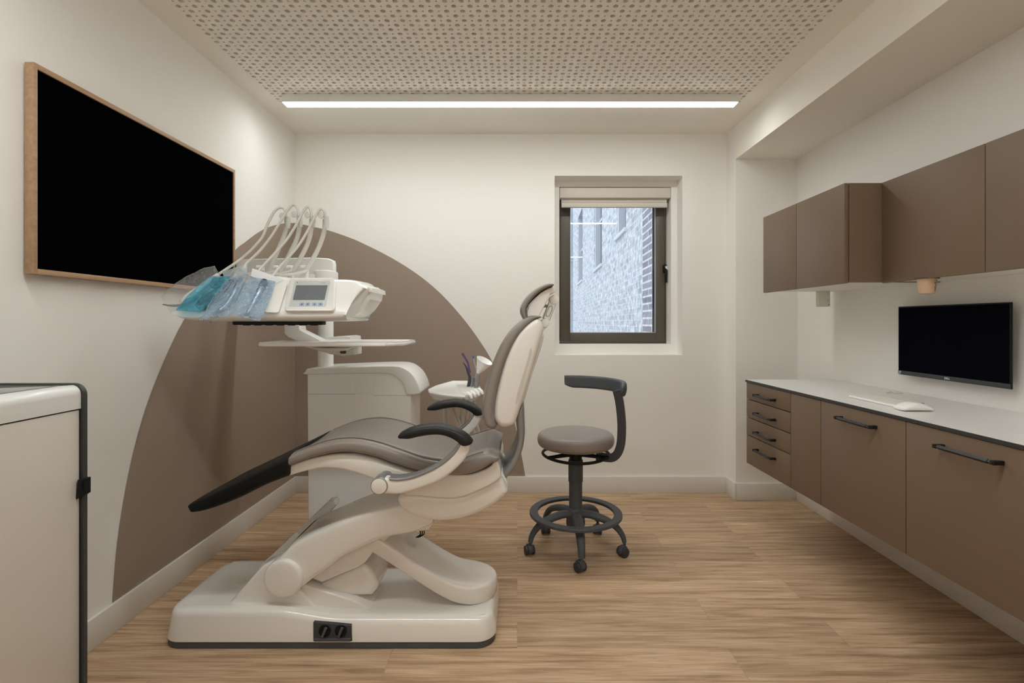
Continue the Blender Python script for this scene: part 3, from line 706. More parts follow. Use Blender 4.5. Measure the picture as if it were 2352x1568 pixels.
for a_, c_ in zip(R, R[1:]):
    for k in range(n): b.faces.new((a_[k], a_[(k+1)%n], c_[(k+1)%n], c_[k]))
for r_ in (R[0], R[-1]):
    for k in range(n//2):
        q = list(dict.fromkeys([r_[k], r_[k+1], r_[n-2-k] if n-2-k > k else r_[k+1], r_[n-1-k]]))
        if len(q) > 2: b.faces.new(q)
link('lower_lever', b, M['shell'], ch, ang=50)
b = bm_(); slab(b, px([(905, 1222), (985, 1214), (1000, 1196), (960, 1180), (900, 1190)], 1.98), 1.96, 2.14, .01); link('link_bracket', b, M['shell'], ch)
b = bm_()
for k in range(3): tube(b, [P(955+4*k, 1206, 2.12), P(962+5*k, 1214, 2.12), P(966+4*k, 1226, 2.11), P(955+3*k, 1234, 2.1)], .0022, sm=5, seg=6)
lab(link('cables', b, M['black'], ch), 'thin black cables')
# --- seat pan
b = bm_(); slab(b, px([(912, 1150), (916, 1136), (930, 1130), (1043, 1138), (1100, 1118), (1146, 1094), (1164, 1122), (1163, 1135), (1133, 1160), (1092, 1181), (1042, 1194), (1000, 1196), (960, 1188), (930, 1173)], 1.86), 1.852, 2.20, .02, 5, sm=3); link('seat_underbody', b, M['shell'], ch, ang=50)
b = bm_(); slab(b, px([(925, 1100), (1000, 1088), (1075, 1090), (1122, 1074), (1137, 1058), (1146, 1066), (1150, 1084), (1146, 1101), (1105, 1124), (1043, 1144), (965, 1138), (928, 1134)], 1.84), 1.838, 2.212, .007, 4, sm=3); link('seat_pan', b, M['shell'], ch, ang=50)
b = bm_(); slab(b, px([(1139, 1058), (1150, 1075), (1162, 1098), (1166, 1112), (1160, 1120), (1150, 1105), (1140, 1085)], 1.9), 1.89, 2.16, .008); link('hinge_cover', b, M['white'], ch)
# leg shell
b = bm_()
loft(b, px([(655, 1072), (720, 1050), (790, 1041), (850, 1050), (905, 1070), (950, 1084), (1000, 1092)], 1.82), px([(655, 1097), (700, 1084), (740, 1077), (785, 1081), (830, 1094), (870, 1110), (930, 1136)], 1.82), 1.82, 2.23, e=10, cap=.004, m=40)
link('leg_shell', b, M['shell'], ch, ang=40)
# --- seat cushion
b = bm_()
tops = [(661, 1044), (700, 1028), (740, 1014), (780, 1007), (820, 1007), (870, 1017), (920, 1034), (970, 1051), (1020, 1058), (1060, 1053), (1095, 1042), (1122, 1036), (1138, 1046)]
bots = [(661, 1077), (700, 1063), (740, 1053), (790, 1047), (850, 1057), (890, 1071), (930, 1085), (975, 1095), (1020, 1101), (1050, 1103), (1080, 1100), (1110, 1088), (1132, 1070)]
loft(b, px(tops, 1.8), px(bots, 1.8), 1.80, 2.25, e=3.6, dip=.012, cap=.026, m=70, n=56, y0e=1.815, y1e=2.235)
seat_ = link('seat_cushion', b, M['vinyl'], ch, ang=80)
Ts = resample(cr_([(*p, 0) for p in px(tops, 1.8)], 6), 60)[1:-4]; Bs = resample(cr_([(*p, 0) for p in px(bots, 1.8)], 6), 60)[1:-4]
for yp in (1.8345, 2.2155):
    b = bm_(); tube(b, [((t_+b_)/2+(t_-b_)/2*.86) @ Matrix(((1, 0, 0), (0, 0, 1), (0, 1, 0)))+Vector((0, yp, 0)) for t_, b_ in zip(Ts, Bs)], .0026, sm=1, seg=8); link('piping', b, M['vinyl'], seat_)
# foot cover
b = bm_()
loft(b, px([(660, 1045), (600, 1075), (520, 1114), (470, 1138), (440, 1152), (424, 1162)], 1.8), px([(658, 1098), (600, 1121), (540, 1151), (490, 1171), (455, 1181), (436, 1183)], 1.8), 1.797, 2.253, e=7, cap=.006, y0e=1.815, y1e=2.235, m=30)
lab(link('foot_cover', b, M['black'], ch, ang=40), 'matt black foot cover')
# --- armrests
def armrest(dy, flip):
    Y0 = 1.722
    b = bm_()
    up = [(872, 1098), (895, 1101), (915, 1102), (945, 1097), (980, 1084), (1010, 1068), (1035, 1048), (1048, 1033), (1055, 1021)]
    lo = [(872, 1134), (895, 1135), (918, 1135), (950, 1127), (990, 1113), (1025, 1095), (1056, 1068), (1074, 1044), (1080, 1022)]
    sh = lambda L: [(p[0], p[1]) for p in px(L, Y0)]
    loft(b, sh(up), sh(lo), Y0+dy, Y0+.052+dy, e=6, cap=.004, m=40)
    br = link('armrest', b, M['shell'], ch, ang=50); lab(br, 'curved white armrest with black padded top')
    b = bm_(); inn = [(x-1.5-1*(i > 4), y-3.5) for i, (x, y) in enumerate(up[1:])]; out_ = [(x+2, y+3) for x, y in up[1:]]
    loft(b, sh(inn), sh(out_), Y0-.002+dy, Y0+.054+dy, e=6, cap=.002, m=36); g_ = link('grey_trim', b, M['greym'], br)
    c = P(871, 1116, Y0); b = bm_(); y_ = Y0-.004+dy if not flip else Y0+.056+dy; ax = (0, -1 if flip else 1, 0)
    cyl(b, (c[0], y_, c[2]), ax, .0295, .06, .003, 40); g2 = link('pivot_ring', b, M['greym'], br)
    b = bm_(); cyl(b, (c[0], y_-ax[1]*.0012, c[2]), ax, .0265, .02, .002, 40); link('pivot_cap', b, M['shell'], br)
    b = bm_(); ya, yb = (Y0+.04+dy, 1.86) if not flip else (2.19, Y0+.02+dy)
    lathe(b, [(.024, 0), (.024, yb-ya)], (c[0], ya, c[2]), (0, 1, 0), 28); link('mounting_stub', b, M['greym'], br)
    b = bm_(); Yp = Y0-.004
    tp = [(921, 994), (935, 987), (955, 981), (980, 977), (1005, 976), (1030, 981), (1055, 991), (1072, 1002), (1083, 1014)]
    bt_ = [(921, 1009), (938, 1010), (960, 1005), (985, 1001), (1005, 1000), (1022, 1003), (1037, 1009), (1047, 1015), (1055, 1022)]
    loft(b, [PX(x, y, Yp) for x, y in tp], [PX(x, y, Yp) for x, y in bt_], Y0-.012+dy, Y0+.064+dy, e=2.8, cap=.011, m=36)
    lab(link('armrest_pad', b, M['blackpad'], br, ang=60), 'black padded top')
armrest(0, False); armrest(.553, True)
# --- backrest
Yb = 1.84
fr_ = [(1108, 972), (1103, 950), (1106, 918), (1114, 880), (1128, 838), (1147, 795), (1170, 760), (1195, 737), (1218, 724), (1236, 724)]
bk_ = [(1142, 978), (1138, 952), (1142, 915), (1151, 875), (1162, 838), (1178, 800), (1197, 768), (1218, 745), (1234, 733), (1243, 730)]
b = bm_(); loft(b, px(bk_, Yb), px(fr_, Yb), 1.832, 2.218, e=3.6, cap=.016, m=60, n=44, y0e=1.86, y1e=2.19); lab(link('backrest_cushion', b, M['vinyl'], ch, ang=80), 'taupe backrest cushion')
b = bm_(); slab(b, px([(1140, 972), (1133, 955), (1137, 915), (1146, 875), (1157, 836), (1173, 797), (1192, 765), (1214, 743), (1235, 731), (1246, 743), (1248, 760), (1240, 790), (1226, 838), (1211, 888), (1198, 928), (1188, 958), (1181, 974), (1167, 981), (1152, 981)], Yb+.02), 1.852, 2.198, .022, 6, sm=3); shl = link('backrest_shell', b, M['shell'], ch, ang=60)
b = bm_(); slab(b, px([(1240, 775), (1249, 768), (1247, 785), (1236, 820), (1222, 862), (1207, 912), (1197, 938), (1188, 952), (1185, 940), (1200, 905), (1222, 840)], Yb+.08), 1.92, 2.13, .01, 4, sm=2); link('rear_rib', b, M['shell'], shl, ang=60)
b = bm_(); slab(b, px([(1218, 800), (1222, 806), (1218, 825), (1210, 850), (1200, 885), (1190, 920), (1184, 930), (1188, 905), (1200, 865), (1212, 825)], Yb), 1.8505, 1.8515, .0002, 1, sm=2); link('side_inlay', b, M['cart'], shl)
b = bm_()
loft(b, px([(1204, 925), (1206, 960), (1206, 1005), (1198, 1045), (1182, 1078), (1156, 1108)], 1.9), px([(1184, 962), (1185, 978), (1188, 1005), (1182, 1036), (1168, 1064), (1146, 1096)], 1.9), 1.90, 2.15, e=5, cap=.004, m=36); lab(link('back_bracket', b, M['greym'], ch, ang=50), 'curved grey metal bracket behind the seat')
# --- headrest
Yh = 1.92
fr_ = [(1202, 732), (1194.5, 716), (1197, 699), (1209, 680), (1228, 663), (1247, 653), (1259, 649.5), (1268, 650.5)]
bk_ = [(1210, 730), (1210, 714), (1215, 700), (1228, 684), (1242, 671), (1255, 663.5), (1264, 659), (1270, 656.5)]
b = bm_(); loft(b, px(bk_, Yh), px(fr_, Yh), 1.905, 2.145, e=3, cap=.008, m=40, n=36)
hr = lab(link('headrest_cushion', b, M['vinyl'], ch, ang=80), 'taupe headrest cushion')
b = bm_(); slab(b, px([(1212, 740), (1210, 716), (1215, 701), (1228, 685), (1242, 672), (1255, 664.5), (1269, 658.5), (1277, 669), (1264, 675), (1258, 688), (1250, 704), (1240, 722), (1232, 742)], Yh+.02), 1.925, 2.125, .004, 4); link('headrest_shell', b, M['shell'], ch, ang=60)
def P3(x, y, Y=1.975): return PX(x, y, Y)
b = bm_(); c = P(1273.3, 687.4, 1.975); cyl(b, (c[0], 1.97, c[2]), (0, 1, 0), .0187, .10, .0025, 36); hj = link('headrest_joint', b, M['white'], ch)
b = bm_(); c = P(1252, 741.5, 1.975); cyl(b, (c[0], 1.97, c[2]), (0, 1, 0), .0163, .10, .0025, 36); link('headrest_joint', b, M['white'], ch)
b = bm_(); slab(b, [P3(*q) for q in [(1262, 692), (1276, 697), (1261, 736), (1247, 730)]], 1.975, 2.06, .002); li = link('headrest_link', b, M['white'], ch)
b = bm_(); el = []
for k in range(24):
    a = 2*PI*k/24; u, v = 4.6*math.cos(a), 6.5*math.copysign(abs(math.sin(a))**.8, math.sin(a))*1.0+(6 if math.sin(a) > 0 else -6)*1.0; an = math.radians(23)
    el.append(P(1261.5+u*math.cos(an)-v*math.sin(an)*-1*-1, 714.5+u*math.sin(an)*-1*-1+v*math.cos(an), 1.9745))
tube(b, el+[el[0]], .0009, sm=1, seg=6, cap=False); link('slot_outline', b, M['char'], li)
for p, q in (((1261, 694), (1248, 730)), ((1277, 698), (1262, 736))):
    b = bm_(); tube(b, [P(*p, 1.9745), P(*q, 1.9745)], .0008, sm=1, seg=6); link('edge_line', b, M['char'], li)
b = bm_(); c = P(1253.5, 702.5, 1.99); box(b, c[0]-.006, c[0]+.006, 1.98, 2.01, c[2]-.0055, c[2]+.0055, .001); link('release_button', b, M['greym'], ch)
b = bm_(); slab(b, [P3(*q) for q in [(1243, 752), (1257, 751), (1250, 757), (1245, 764)]], 1.98, 2.05, .001); link('joint_tail', b, M['white'], ch)

# ================================================================= OPERATOR STOOL
SX, SY = .306, 2.66
st = thing('operator_stool', 'taupe round-seat operator stool on five casters with a curved armrest, under the window', 'stool', (SX, SY, 0))
def pol(r, a, z): return Vector((SX+r*math.cos(a), SY+r*math.sin(a), z))
b = bm_(); lathe(b, [(.001, .535), (.10, .535)]+[(.152+.048*math.copysign(abs(math.cos(t_))**.8, math.cos(t_)), .574+.039*math.copysign(abs(math.sin(t_))**.8, math.sin(t_))) for t_ in [-PI/2+PI*k/18 for k in range(19)]]+[(.11, .616), (.05, .618), (.0, .618)], (SX, SY, 0), seg=96); lab(link('seat', b, M['vinyl'], st, ang=80), 'round taupe vinyl seat')
b = bm_(); tube(b, [pol(.172, 2*PI*k/48, .497+.004*math.cos(4*PI*k/48)) for k in range(49)], .0075, sm=1, seg=10, cap=False)
for a in (PI*.5, PI*1.15, PI*1.85): tube(b, [pol(.03, a, .50), pol(.1, a, .497), pol(.172, a, .497)], [.014, .01, .008], sm=3)
lab(link('height_ring', b, M['black'], st), 'thin black ring under the seat')
b = bm_(); box(b, SX-.055, SX+.055, SY-.05, SY+.05, .503, .536, .006); lathe(b, [(.033, .465), (.033, .505)], (SX, SY, 0)); link('seat_mechanism', b, M['black'], st)
b = bm_(); lathe(b, [(.036, 0), (.038, .003), (.038, .112), (.036, .115)], (SX, SY, .352)); lathe(b, [(.0345, .0), (.0345, .153)], (SX, SY, .20)); col = link('gas_column', b, M['char'], st)
b = bm_(); lathe(b, [(.03, .105), (.045, .11), (.05, .14), (.045, .19), (.037, .215), (.034, .218)], (SX, SY, 0), seg=32); link('hub', b, M['char'], st)
for k in range(5):
    a = -PI/2+2*PI*k/5; b = bm_()
    tube(b, [pol(.02, a, .185), pol(.08, a, .188), pol(.15, a, .172), pol(.205, a, .145), pol(.24, a, .105), pol(.252, a, .068)], [.024, .026, .025, .022, .0185, .016], seg=12, flat=(1, .72))
    lab(link('leg', b, M['char'], st, ang=50), 'curved charcoal base leg')
    yaw = a+[.55, .9, .35, -.5, 1.57][k]; c = pol(.252, a, 0)+Vector((-.012*math.cos(yaw), -.012*math.sin(yaw), 0)); ax = Vector((-math.sin(yaw), math.cos(yaw), 0))
    b = bm_(); lathe(b, [(.0, .004), (.007, .004), (.007, .05)], pol(.252, a, .022), (0, 0, 1), 12)
    rr = .0265; box_ = lathe(b, [(.018, -.013), (rr-.002, -.012), (rr, -.009), (rr, .009), (rr-.002, .012), (.018, .013)], c+Vector((0, 0, .030)), ax, 24)
    cs = lab(link('caster', b, M['char'], st, ang=45), 'swivel caster')
    for s in (-1, 1):
        b = bm_(); cyl(b, c+Vector((0, 0, .0235))+ax*(.013 if s > 0 else -.013), ax*s, .0235, .011, .002, 28); link('wheel', b, M['chard'], cs)
b = bm_(); lathe(b, [(.199, 0), (.201, -.002), (.238, -.002), (.241, .001), (.241, .011), (.238, .014), (.201, .014), (.198, .011)], (SX, SY, .183), seg=72, closed=True); lab(link('foot_ring', b, M['char'], st, ang=40), 'charcoal foot ring')
# armrest stem and curved bar
b = bm_(); a0 = math.radians(-22); sp = [(.11, .496), (.16, .494), (.195, .498), (.220, .522), (.235, .565), (.240, .62), (.240, .68), (.234, .75), (.226, .80), (.216, .84)]
cv = cr_([(*q, 0) for q in sp], 6); rg = []
for i, q in enumerate(cv):
    t_ = (cv[min(i+1, len(cv)-1)]-cv[max(i-1, 0)]).normalized(); n_ = Vector((-t_.y, t_.x)); rad = Vector((math.cos(a0), math.sin(a0), 0)); tan = Vector((-math.sin(a0), math.cos(a0), 0))
    wd = .010; th_ = .021; ring_ = []
    for u, v in [(-wd, -th_*.5), (-wd*.7, -th_), (wd*.7, -th_), (wd, -th_*.5), (wd, th_*.5), (wd*.7, th_), (-wd*.7, th_), (-wd, th_*.5)]:
        r_ = q.x+n_.x*v; ring_.append(Vector((SX, SY, 0))+rad*r_+tan*u+Vector((0, 0, q.y+n_.y*v)))
    rg.append(ring_)
rings_loft(b, rg); lab(link('armrest_stem', b, M['chard'], st, ang=40), 'dark curved armrest stem')
b = bm_(); rg = []; N = 40
for i in range(N+1):
    t_ = i/N; a = math.radians(-27+t_*(98+27)); e_ = min(1, t_*9+.25, (1-t_)*6+.35); e_ = math.sin(min(1, e_)*PI/2); hh = .0355*e_ if t_ < .5 else .0355*(.45+.55*e_); zc_ = .8425+.006*t_+(0 if t_ < .5 else (.0355-hh)*.9); ww = .0155*e_
    c = pol(.248, a, zc_); rad = Vector((math.cos(a), math.sin(a), 0)); ring_ = []
    for k in range(20):
        an = 2*PI*k/20; cu, su = math.cos(an), math.sin(an); u = math.copysign(abs(cu)**.6, cu); v = math.copysign(abs(su)**.6, su)
        ring_.append(c+rad*(u*ww+(.006 if v < 0 else 0)*v)+Vector((0, 0, v*hh)))
    rg.append(ring_)
rings_loft(b, rg); lab(link('armrest_bar', b, M['char'], st, ang=60), 'curved charcoal armrest bar')

# ================================================================= MOBILE CART (front left)
cxr = -1.100; cy0, cy1 = .86, 1.30; cxl = -1.545; cz = 1.031
t = thing('mobile_cart', 'white mobile cart with dark edge frame, cut off by the left edge', 'cart', ((cxr+cxl)/2, 1.08, 0))
def cprof(ins, r, z0): 
    q = rrect(cxl+ins, cxr-ins, z0, cz-ins, r, 8); return [p for p in q]
def capro(x0, x1, z0, z1, r):
    k = 8; return [(x0, z0), (x1, z0)]+[(x1-r+r*math.cos(PI/2*i/k), z1-r+r*math.sin(PI/2*i/k)) for i in range(k+1)]+[(x0+r-r*math.sin(PI/2*i/k), z1-r+r*math.cos(PI/2*i/k)) for i in range(k+1)]
b = bm_(); slab(b, capro(cxl, cxr, .08, cz, .03), cy1-.012, cy1, .001); slab(b, capro(cxl, cxr, .08, cz, .03), cy0, cy0+.012, .001); lab(link('edge_frame', b, M['cframe'], t), 'dark metal edge frame')
b = bm_(); box(b, cxl+.01, cxr-.018, cy0+.012, cy1-.012, .085, cz-.075, .001); link('carcass', b, M['chard'], t)
b = bm_(); box(b, cxr-.0175, cxr-.008, cy0+.014, cy1-.0155, .09, cz-.0665, .0015); lab(link('front_panel', b, M['cart'], t), 'plain off-white front panel')
b = bm_(); q = [(cxl+.012, cz-.063), (cxr-.006, cz-.063)]+[(cxr-.006-.022+.022*math.cos(PI/2*i/8), cz-.028+.024*math.sin(PI/2*i/8)) for i in range(9)]+[(cxr-.06, cz-.006), (cxl+.012, cz-.006)]
slab(b, q, cy0+.0125, cy1-.0125, .0008); lab(link('lid', b, M['cartlid'], t), 'rounded white top lid')
b = bm_(); box(b, cxl+.02, cxr-.055, cy0+.03, cy1-.02, cz-.0062, cz-.0035, .0005); link('glass_top', b, M['cglass'], t)
p1, p2 = P(190, 1095, cy1), P(203.5, 1139, cy1); b = bm_(); slab(b, [(cxr-.004, p1[2]), (cxr+.006, p1[2]), (cxr+.006, p2[2]+.01), (cxr-.008, p2[2])], cy1-.026, cy1+.003, .001)
slab(b, [(cxr+.002, p1[2]-.008), (cxr+.0085, p1[2]-.008), (cxr+.0085, p2[2]+.02), (cxr+.002, p2[2]+.02)], cy1-.02, cy1-.004, .001); link('hinge', b, M['black'], t)
for x, y in ((cxr-.05, cy0+.05), (cxr-.05, cy1-.05), (cxl+.05, cy0+.05), (cxl+.05, cy1-.05)):
    b = bm_(); cyl(b, (x-.012, y, .033), (1, 0, 0), .033, .024, .003, 24); box(b, x-.016, x+.016, y-.02, y+.02, .055, .085, .003); lab(link('caster', b, M['black'], t), 'black caster')

# ================================================================= DENTAL DELIVERY UNIT
du = thing('dental_delivery_unit', 'white dental delivery unit with cabinet, column and instrument head standing behind the chair', 'dental unit', (-.80, 2.73, 0))
Yf, Yr = 2.60, 2.86
b = bm_(); q = px([(706, 856), (908, 852), (930, 862), (941, 882), (943, 904)], Yf); xb = (943-VX)*Yf/F
slab(b, [(q[0][0]+.006, .02), (xb, .02), (xb, q[4][1]), q[3], q[2], q[1], q[0]][::1], Yf, Yr, .004); body = link('cabinet_body', b, M['white'], du, ang=40)
b = bm_(); slab(b, px([(701, 853), (703, 849), (712, 846), (780, 843), (860, 840), (908, 840), (930, 846), (948, 860), (959, 878), (964, 892), (965, 903), (950, 906), (934, 905), (931, 895), (925, 880), (913, 868), (898, 860), (880, 858), (800, 858), (703, 860)], Yf-.012), Yf-.014, Yr+.004, .007, 4, sm=3); link('top_cover', b, M['white'], du, ang=50)
b = bm_(); p0, p1 = PX(815, 905, Yf), PX(859, 870, Yf); slab(b, [(p0[0], p0[1]), (p1[0], p0[1]), (p1[0], p1[1]), (p0[0], p1[1])], Yf-.003, Yf+.01, .0012); link('hatch', b, M['white'], du)
for (u, v) in (((708, 905), (815, 907)), ((859, 908), (940, 909))):
    b = bm_(); a_ = P(*u, Yf-.0003); c_ = P(*v, Yf-.0003); box(b, a_[0], c_[0], Yf-.0006, Yf+.001, a_[2]-.0007, a_[2]+.0007); link('panel_seam', b, M['greym'], body, smooth=False)
# column
cxx = -440*2.72/F; cyy = 2.72
b = bm_(); lathe(b, [(.052, .0), (.052, .006), (.044, .018), (.040, .03), (.040, .515)], (cxx, cyy, .925), seg=40); col = link('column', b, M['white'], du, ang=50)
b = bm_(); cd = P(743, 621, 2.62); slab(b, rrect(cd[0]-.049, cd[0]+.047, 2.58, 2.74, .046, 10), 1.36, cd[2], .007, axis='z'); slab(b, rrect(cd[0]-.19, cd[0]+.03, 2.59, 2.68, .02, 5), 1.34, cd[2]-.022, .007, axis='z'); link('swing_joint', b, M['white'], du, ang=50)
b = bm_(); a_ = P(766, 593, 2.775); slab(b, [(-1.540, 1.27), (a_[0], 1.27), (a_[0], a_[2]-.03), (a_[0]-.006, a_[2]-.010), (a_[0]-.03, a_[2]), (a_[0]-.12, a_[2]+.006), (-1.540, a_[2]-.006)], 2.775, 2.825, .008); link('balance_arm', b, M['white'], du, ang=50)
# link between arm and head (runs behind the head)
b = bm_(); a_ = P(700, 700, 2.5); box(b, a_[0]-.06, a_[0]+.05, 2.30, 2.78, 1.20, 1.27, .012); link('support_arm', b, M['white'], du)
# lower diagonal bracket + tray arm
b = bm_(); slab(b, px([(659, 742), (692, 742), (694, 757), (760, 790), (758, 800), (722, 797), (668, 774), (659, 765)], 2.38), 2.35, 2.43, .006); link('tray_bracket', b, M['white'], du)
b = bm_(); slab(b, px([(694, 793), (780, 795), (817, 795), (817, 814), (790, 817), (762, 813)], 2.42), 2.40, 2.52, .008)
slab(b, px([(766, 786), (766, 773), (805, 770), (815, 772), (817, 786)], 2.60), 2.53, 2.70, .005); link('tray_arm', b, M['white'], du)
b = bm_(); a_, c_ = PX(781, 801, 2.4), PX(795, 812, 2.4); slab(b, rrect(a_[0], c_[0], c_[1], a_[1], .006), 2.3985, 2.41, .001); link('arm_button', b, M['char'], du)
# tray
tz = 1.101; tf = lambda x, y: on_z(x, y, tz)
fo = [(-1.085, 2.13), (-1.05, 2.105), (-.55, 2.105), (-.49, 2.20), (-.485, 2.42), (-.52, 2.47), (-1.03, 2.47), (-1.085, 2.40)]
b = bm_(); slab(b, fo, tz-.016, tz-.002, .005, axis='z')
fi = offs(fo, .012)
rg = [[(p[0], p[1], z) for p in offs(fo, i_)] for i_, z in ((.002, tz-.004), (.002, tz+.002), (.010, tz+.002), (.014, tz-.003))]
rings_loft(b, rg)
lab(link('instrument_tray', b, M['white'], du, ang=40), 'thin white tray with raised rim')
b = bm_(); slab(b, px([(725, 797), (760, 797), (815, 797), (800, 804), (770, 807), (745, 804)], 2.3), 2.24, 2.38, .004); link('tray_socket', b, M['shell'], du)

# delivery head: cross sections (Y, z) marching along X
hd_ = [(405, 713, 718, .0), (412, 703, 727, 0), (428, 695, 734, 0), (460, 678, 737, 0), (500, 655, 738, 0), (545, 640, 738, 0), (600, 634, 738, 0), (655, 640, 738, 0), (700, 642, 738, 0), (770, 642, 737, 0), (795, 646, 736, 0), (806, 655, 735, 0)]
def hsec(x, yt, yb, k):
    X = (x-VX)*2.02/F; zt = CH-(yt-VY)*2.12/F; zb_ = CH-(yb-VY)*2.02/F; h = max(zt-zb_, .008); f = min(1, h/.17)
    return [Vector((X, y, z)) for y, z in [(2.03, zb_), (2.008, zb_+.010*f), (2.0, zb_+.024*f), (2.004, zb_+.04*f), (2.0+.105*f, zt-.012*f), (2.0+.12*f, zt-.002), (2.0+.14*f, zt+.002), (2.30, zt+.006*f), (2.335, zt-.004), (2.34, (zt+zb_)/2), (2.33, zb_+.008*f), (2.30, zb_)]]
b = bm_(); cvh = cr_([(a, c, d_) for a, c, d_, _ in hd_], 5)
rg = [hsec(v.x, v.y, v.z, 0) for v in cvh]
for i_, r_ in enumerate(rg):
    w_ = max(0, (i_-(len(rg)-12))/11)
    for p in r_: p.x += w_*(p.z-1.27)*.22
r_end = rg[-1]; ctr = sum(r_end, Vector())/len(r_end)
for t_ in (.2, .4, .55, .7, .8, .9, 1.0):
    k = 1-.18*(1-math.cos(t_*PI/2)); rg.append([ctr+(p-ctr)*k+Vector((.03*math.sin(t_*PI/2)*(1.0 if p.z > 1.25 else -.7+0*p.z), 0, 0)) for p in r_end])
rings_loft(b, rg); head = lab(link('delivery_head', b, M['white'], du, ang=45), 'white instrument head')
# slanted face plane
fp0 = Vector((0, 2.004, CH+(738-698)*0+.040-.0)); ft = Vector((0, .101, .137)).normalized(); fn = Vector((0, -ft.z, ft.y))
fp0 = Vector((0, 2.0045, CH+.004+.04))+fn*.0065
def face_slab(pts, t0, t1, m, name, parent, r=.002, sm=0):
    w3 = [on_plane(x, y, fp0, fn) for x, y in pts]; l2 = [(p.x, (p-fp0).dot(ft)) for p in w3]
    b = bm_(); slab(b, l2, t0, t1, r, 3, axis='z', sm=sm)
    mt = Matrix(((1, 0, 0, 0), (0, ft.y, fn.y, fp0.y), (0, ft.z, fn.z, fp0.z), (0, 0, 0, 1)))
    bmesh.ops.transform(b, matrix=mt, verts=b.verts); return link(name, b, m, parent, ang=40)
def rq(tl, tr, br, bl, r):        # rounded quad from four pixel corners
    c = [Vector(p) for p in (tl, tr, br, bl)]; out = []
    for i in range(4):
        p, a, d_ = c[i], c[i-1], c[(i+1) % 4]; u = p+(a-p).normalized()*r; v = p+(d_-p).normalized()*r
        for k in range(5): t_ = k/4; out.append(tuple(u*(1-t_)**2+p*2*t_*(1-t_)+v*t_*t_))
    return out
face_slab(rq((622, 644), (661, 648), (640, 719), (605, 717), 8), -.002, .0025, M['white'], 'handpiece_rest_panel', head)
sh_ = face_slab(rq((668, 640), (771, 640), (770, 716), (653, 716), 11), -.01, .008, M['white'], 'display_housing', head, .004)
cs_ = face_slab(rq((679, 647), (761, 647), (750, 707), (665, 707), 3), .006, .0086, M['panelgrey'], 'display_fascia', head, .0005)
face_slab(rq((682, 658), (754, 658), (747, 692), (674, 692), 1), .008, .0092, M['lcd'], 'display_screen', cs_, .0003)
for x in (689, 702.5, 718, 731.5):
    k = face_slab(rq((x+1, 697.5), (x+12, 697.5), (x+11, 705.5), (x, 705.5), 1), .008, .0092, M['btn'], 'keypad_button', cs_, .0003)
    face_slab([(x+4, 703.5), (x+8, 703.5), (x+7.5, 699.5), (x+5, 700.5)], .009, .0095, M['icon'], 'button_icon', k if False else cs_, .0001)
def fpos(x, y, h): p = on_plane(x, y, fp0, fn); return p+fn*h
text('indiego', .0085, M['paleprint'], basis(fpos(744.5, 652.5, .009), (1, 0, 0), ft), cs_, 'lettering', ext=.0002)
text('2', .008, M['logo'], basis(fpos(685, 652.3, .009), (1, 0, 0), ft), cs_, 'logo', ext=.0002, bold=.0004)
for y in (651, 654):
    text('· · · · · ·' if False else 'dental unit'[:0] or '-------', .0032, M['paleprint'], basis(fpos(695, y, .009), (1, 0, 0), ft), cs_, 'fine_print', ext=.0001)
# protective film on the display
b = bm_(); NN = 22; gr = []
for i in range(NN+1):
    row = []
    for j in range(NN+1):
        u, v = i/NN, j/NN; x = (666+(656-666)*v)*(1-u)+(769+(767-769)*v)*u; y = 643+70*v
        e_ = min(u, 1-u, v, 1-v)*6; row.append(b.verts.new(fpos(x, y, .0095+min(1, e_)*(.0008+.0022*abs(noise.noise(Vector((u*3+v*1.5, v*7, 4))))))))
    gr.append(row)
for i in range(NN):
    for j in range(NN): b.faces.new((gr[i][j], gr[i+1][j], gr[i+1][j+1], gr[i][j+1]))
fm = link('protective_film', b, M['screenfilm'], sh_, ang=80); lab(fm, 'clear protective film')
# scoop to the right of the head
b = bm_(); loft(b, px([(760, 650), (800, 655), (830, 662), (855, 669)], 2.16), px([(760, 737), (785, 736), (812, 729), (836, 713), (851, 690)], 2.16), 2.14, 2.33, e=9, cap=.003, m=24); sc_ = link('side_bin', b, M['white'], du, ang=50)
b = bm_(); slab(b, px([(785, 646), (810, 646), (852, 659), (858, 662), (859, 672), (846, 671), (785, 656)], 2.15), 2.125, 2.345, .004, 3); link('bin_lid', b, M['white'], sc_, ang=50)
# handle bar under the head
b = bm_(); a_, c_ = P(540, 740, 2.05), P(744, 746, 2.05); slab(b, rrect(a_[0], c_[0], c_[2], 1.192, .004), 2.03, 2.075, .004)
for i in range(7): x = a_[0]+.04+i*.045; cyl(b, (x, 2.035, c_[2]+.0035), (1, 0, 0), .006, .03, .002, 12)
lab(link('handle_bar', b, M['black'], head), 'black handle bar')
for x in (484, 533): b = bm_(); p = P(x, 740, 2.08); cyl(b, (p[0], 2.08, 1.182), (0, 0, 1), .004, .010, .001, 10); link('screw', b, M['greym'], head)

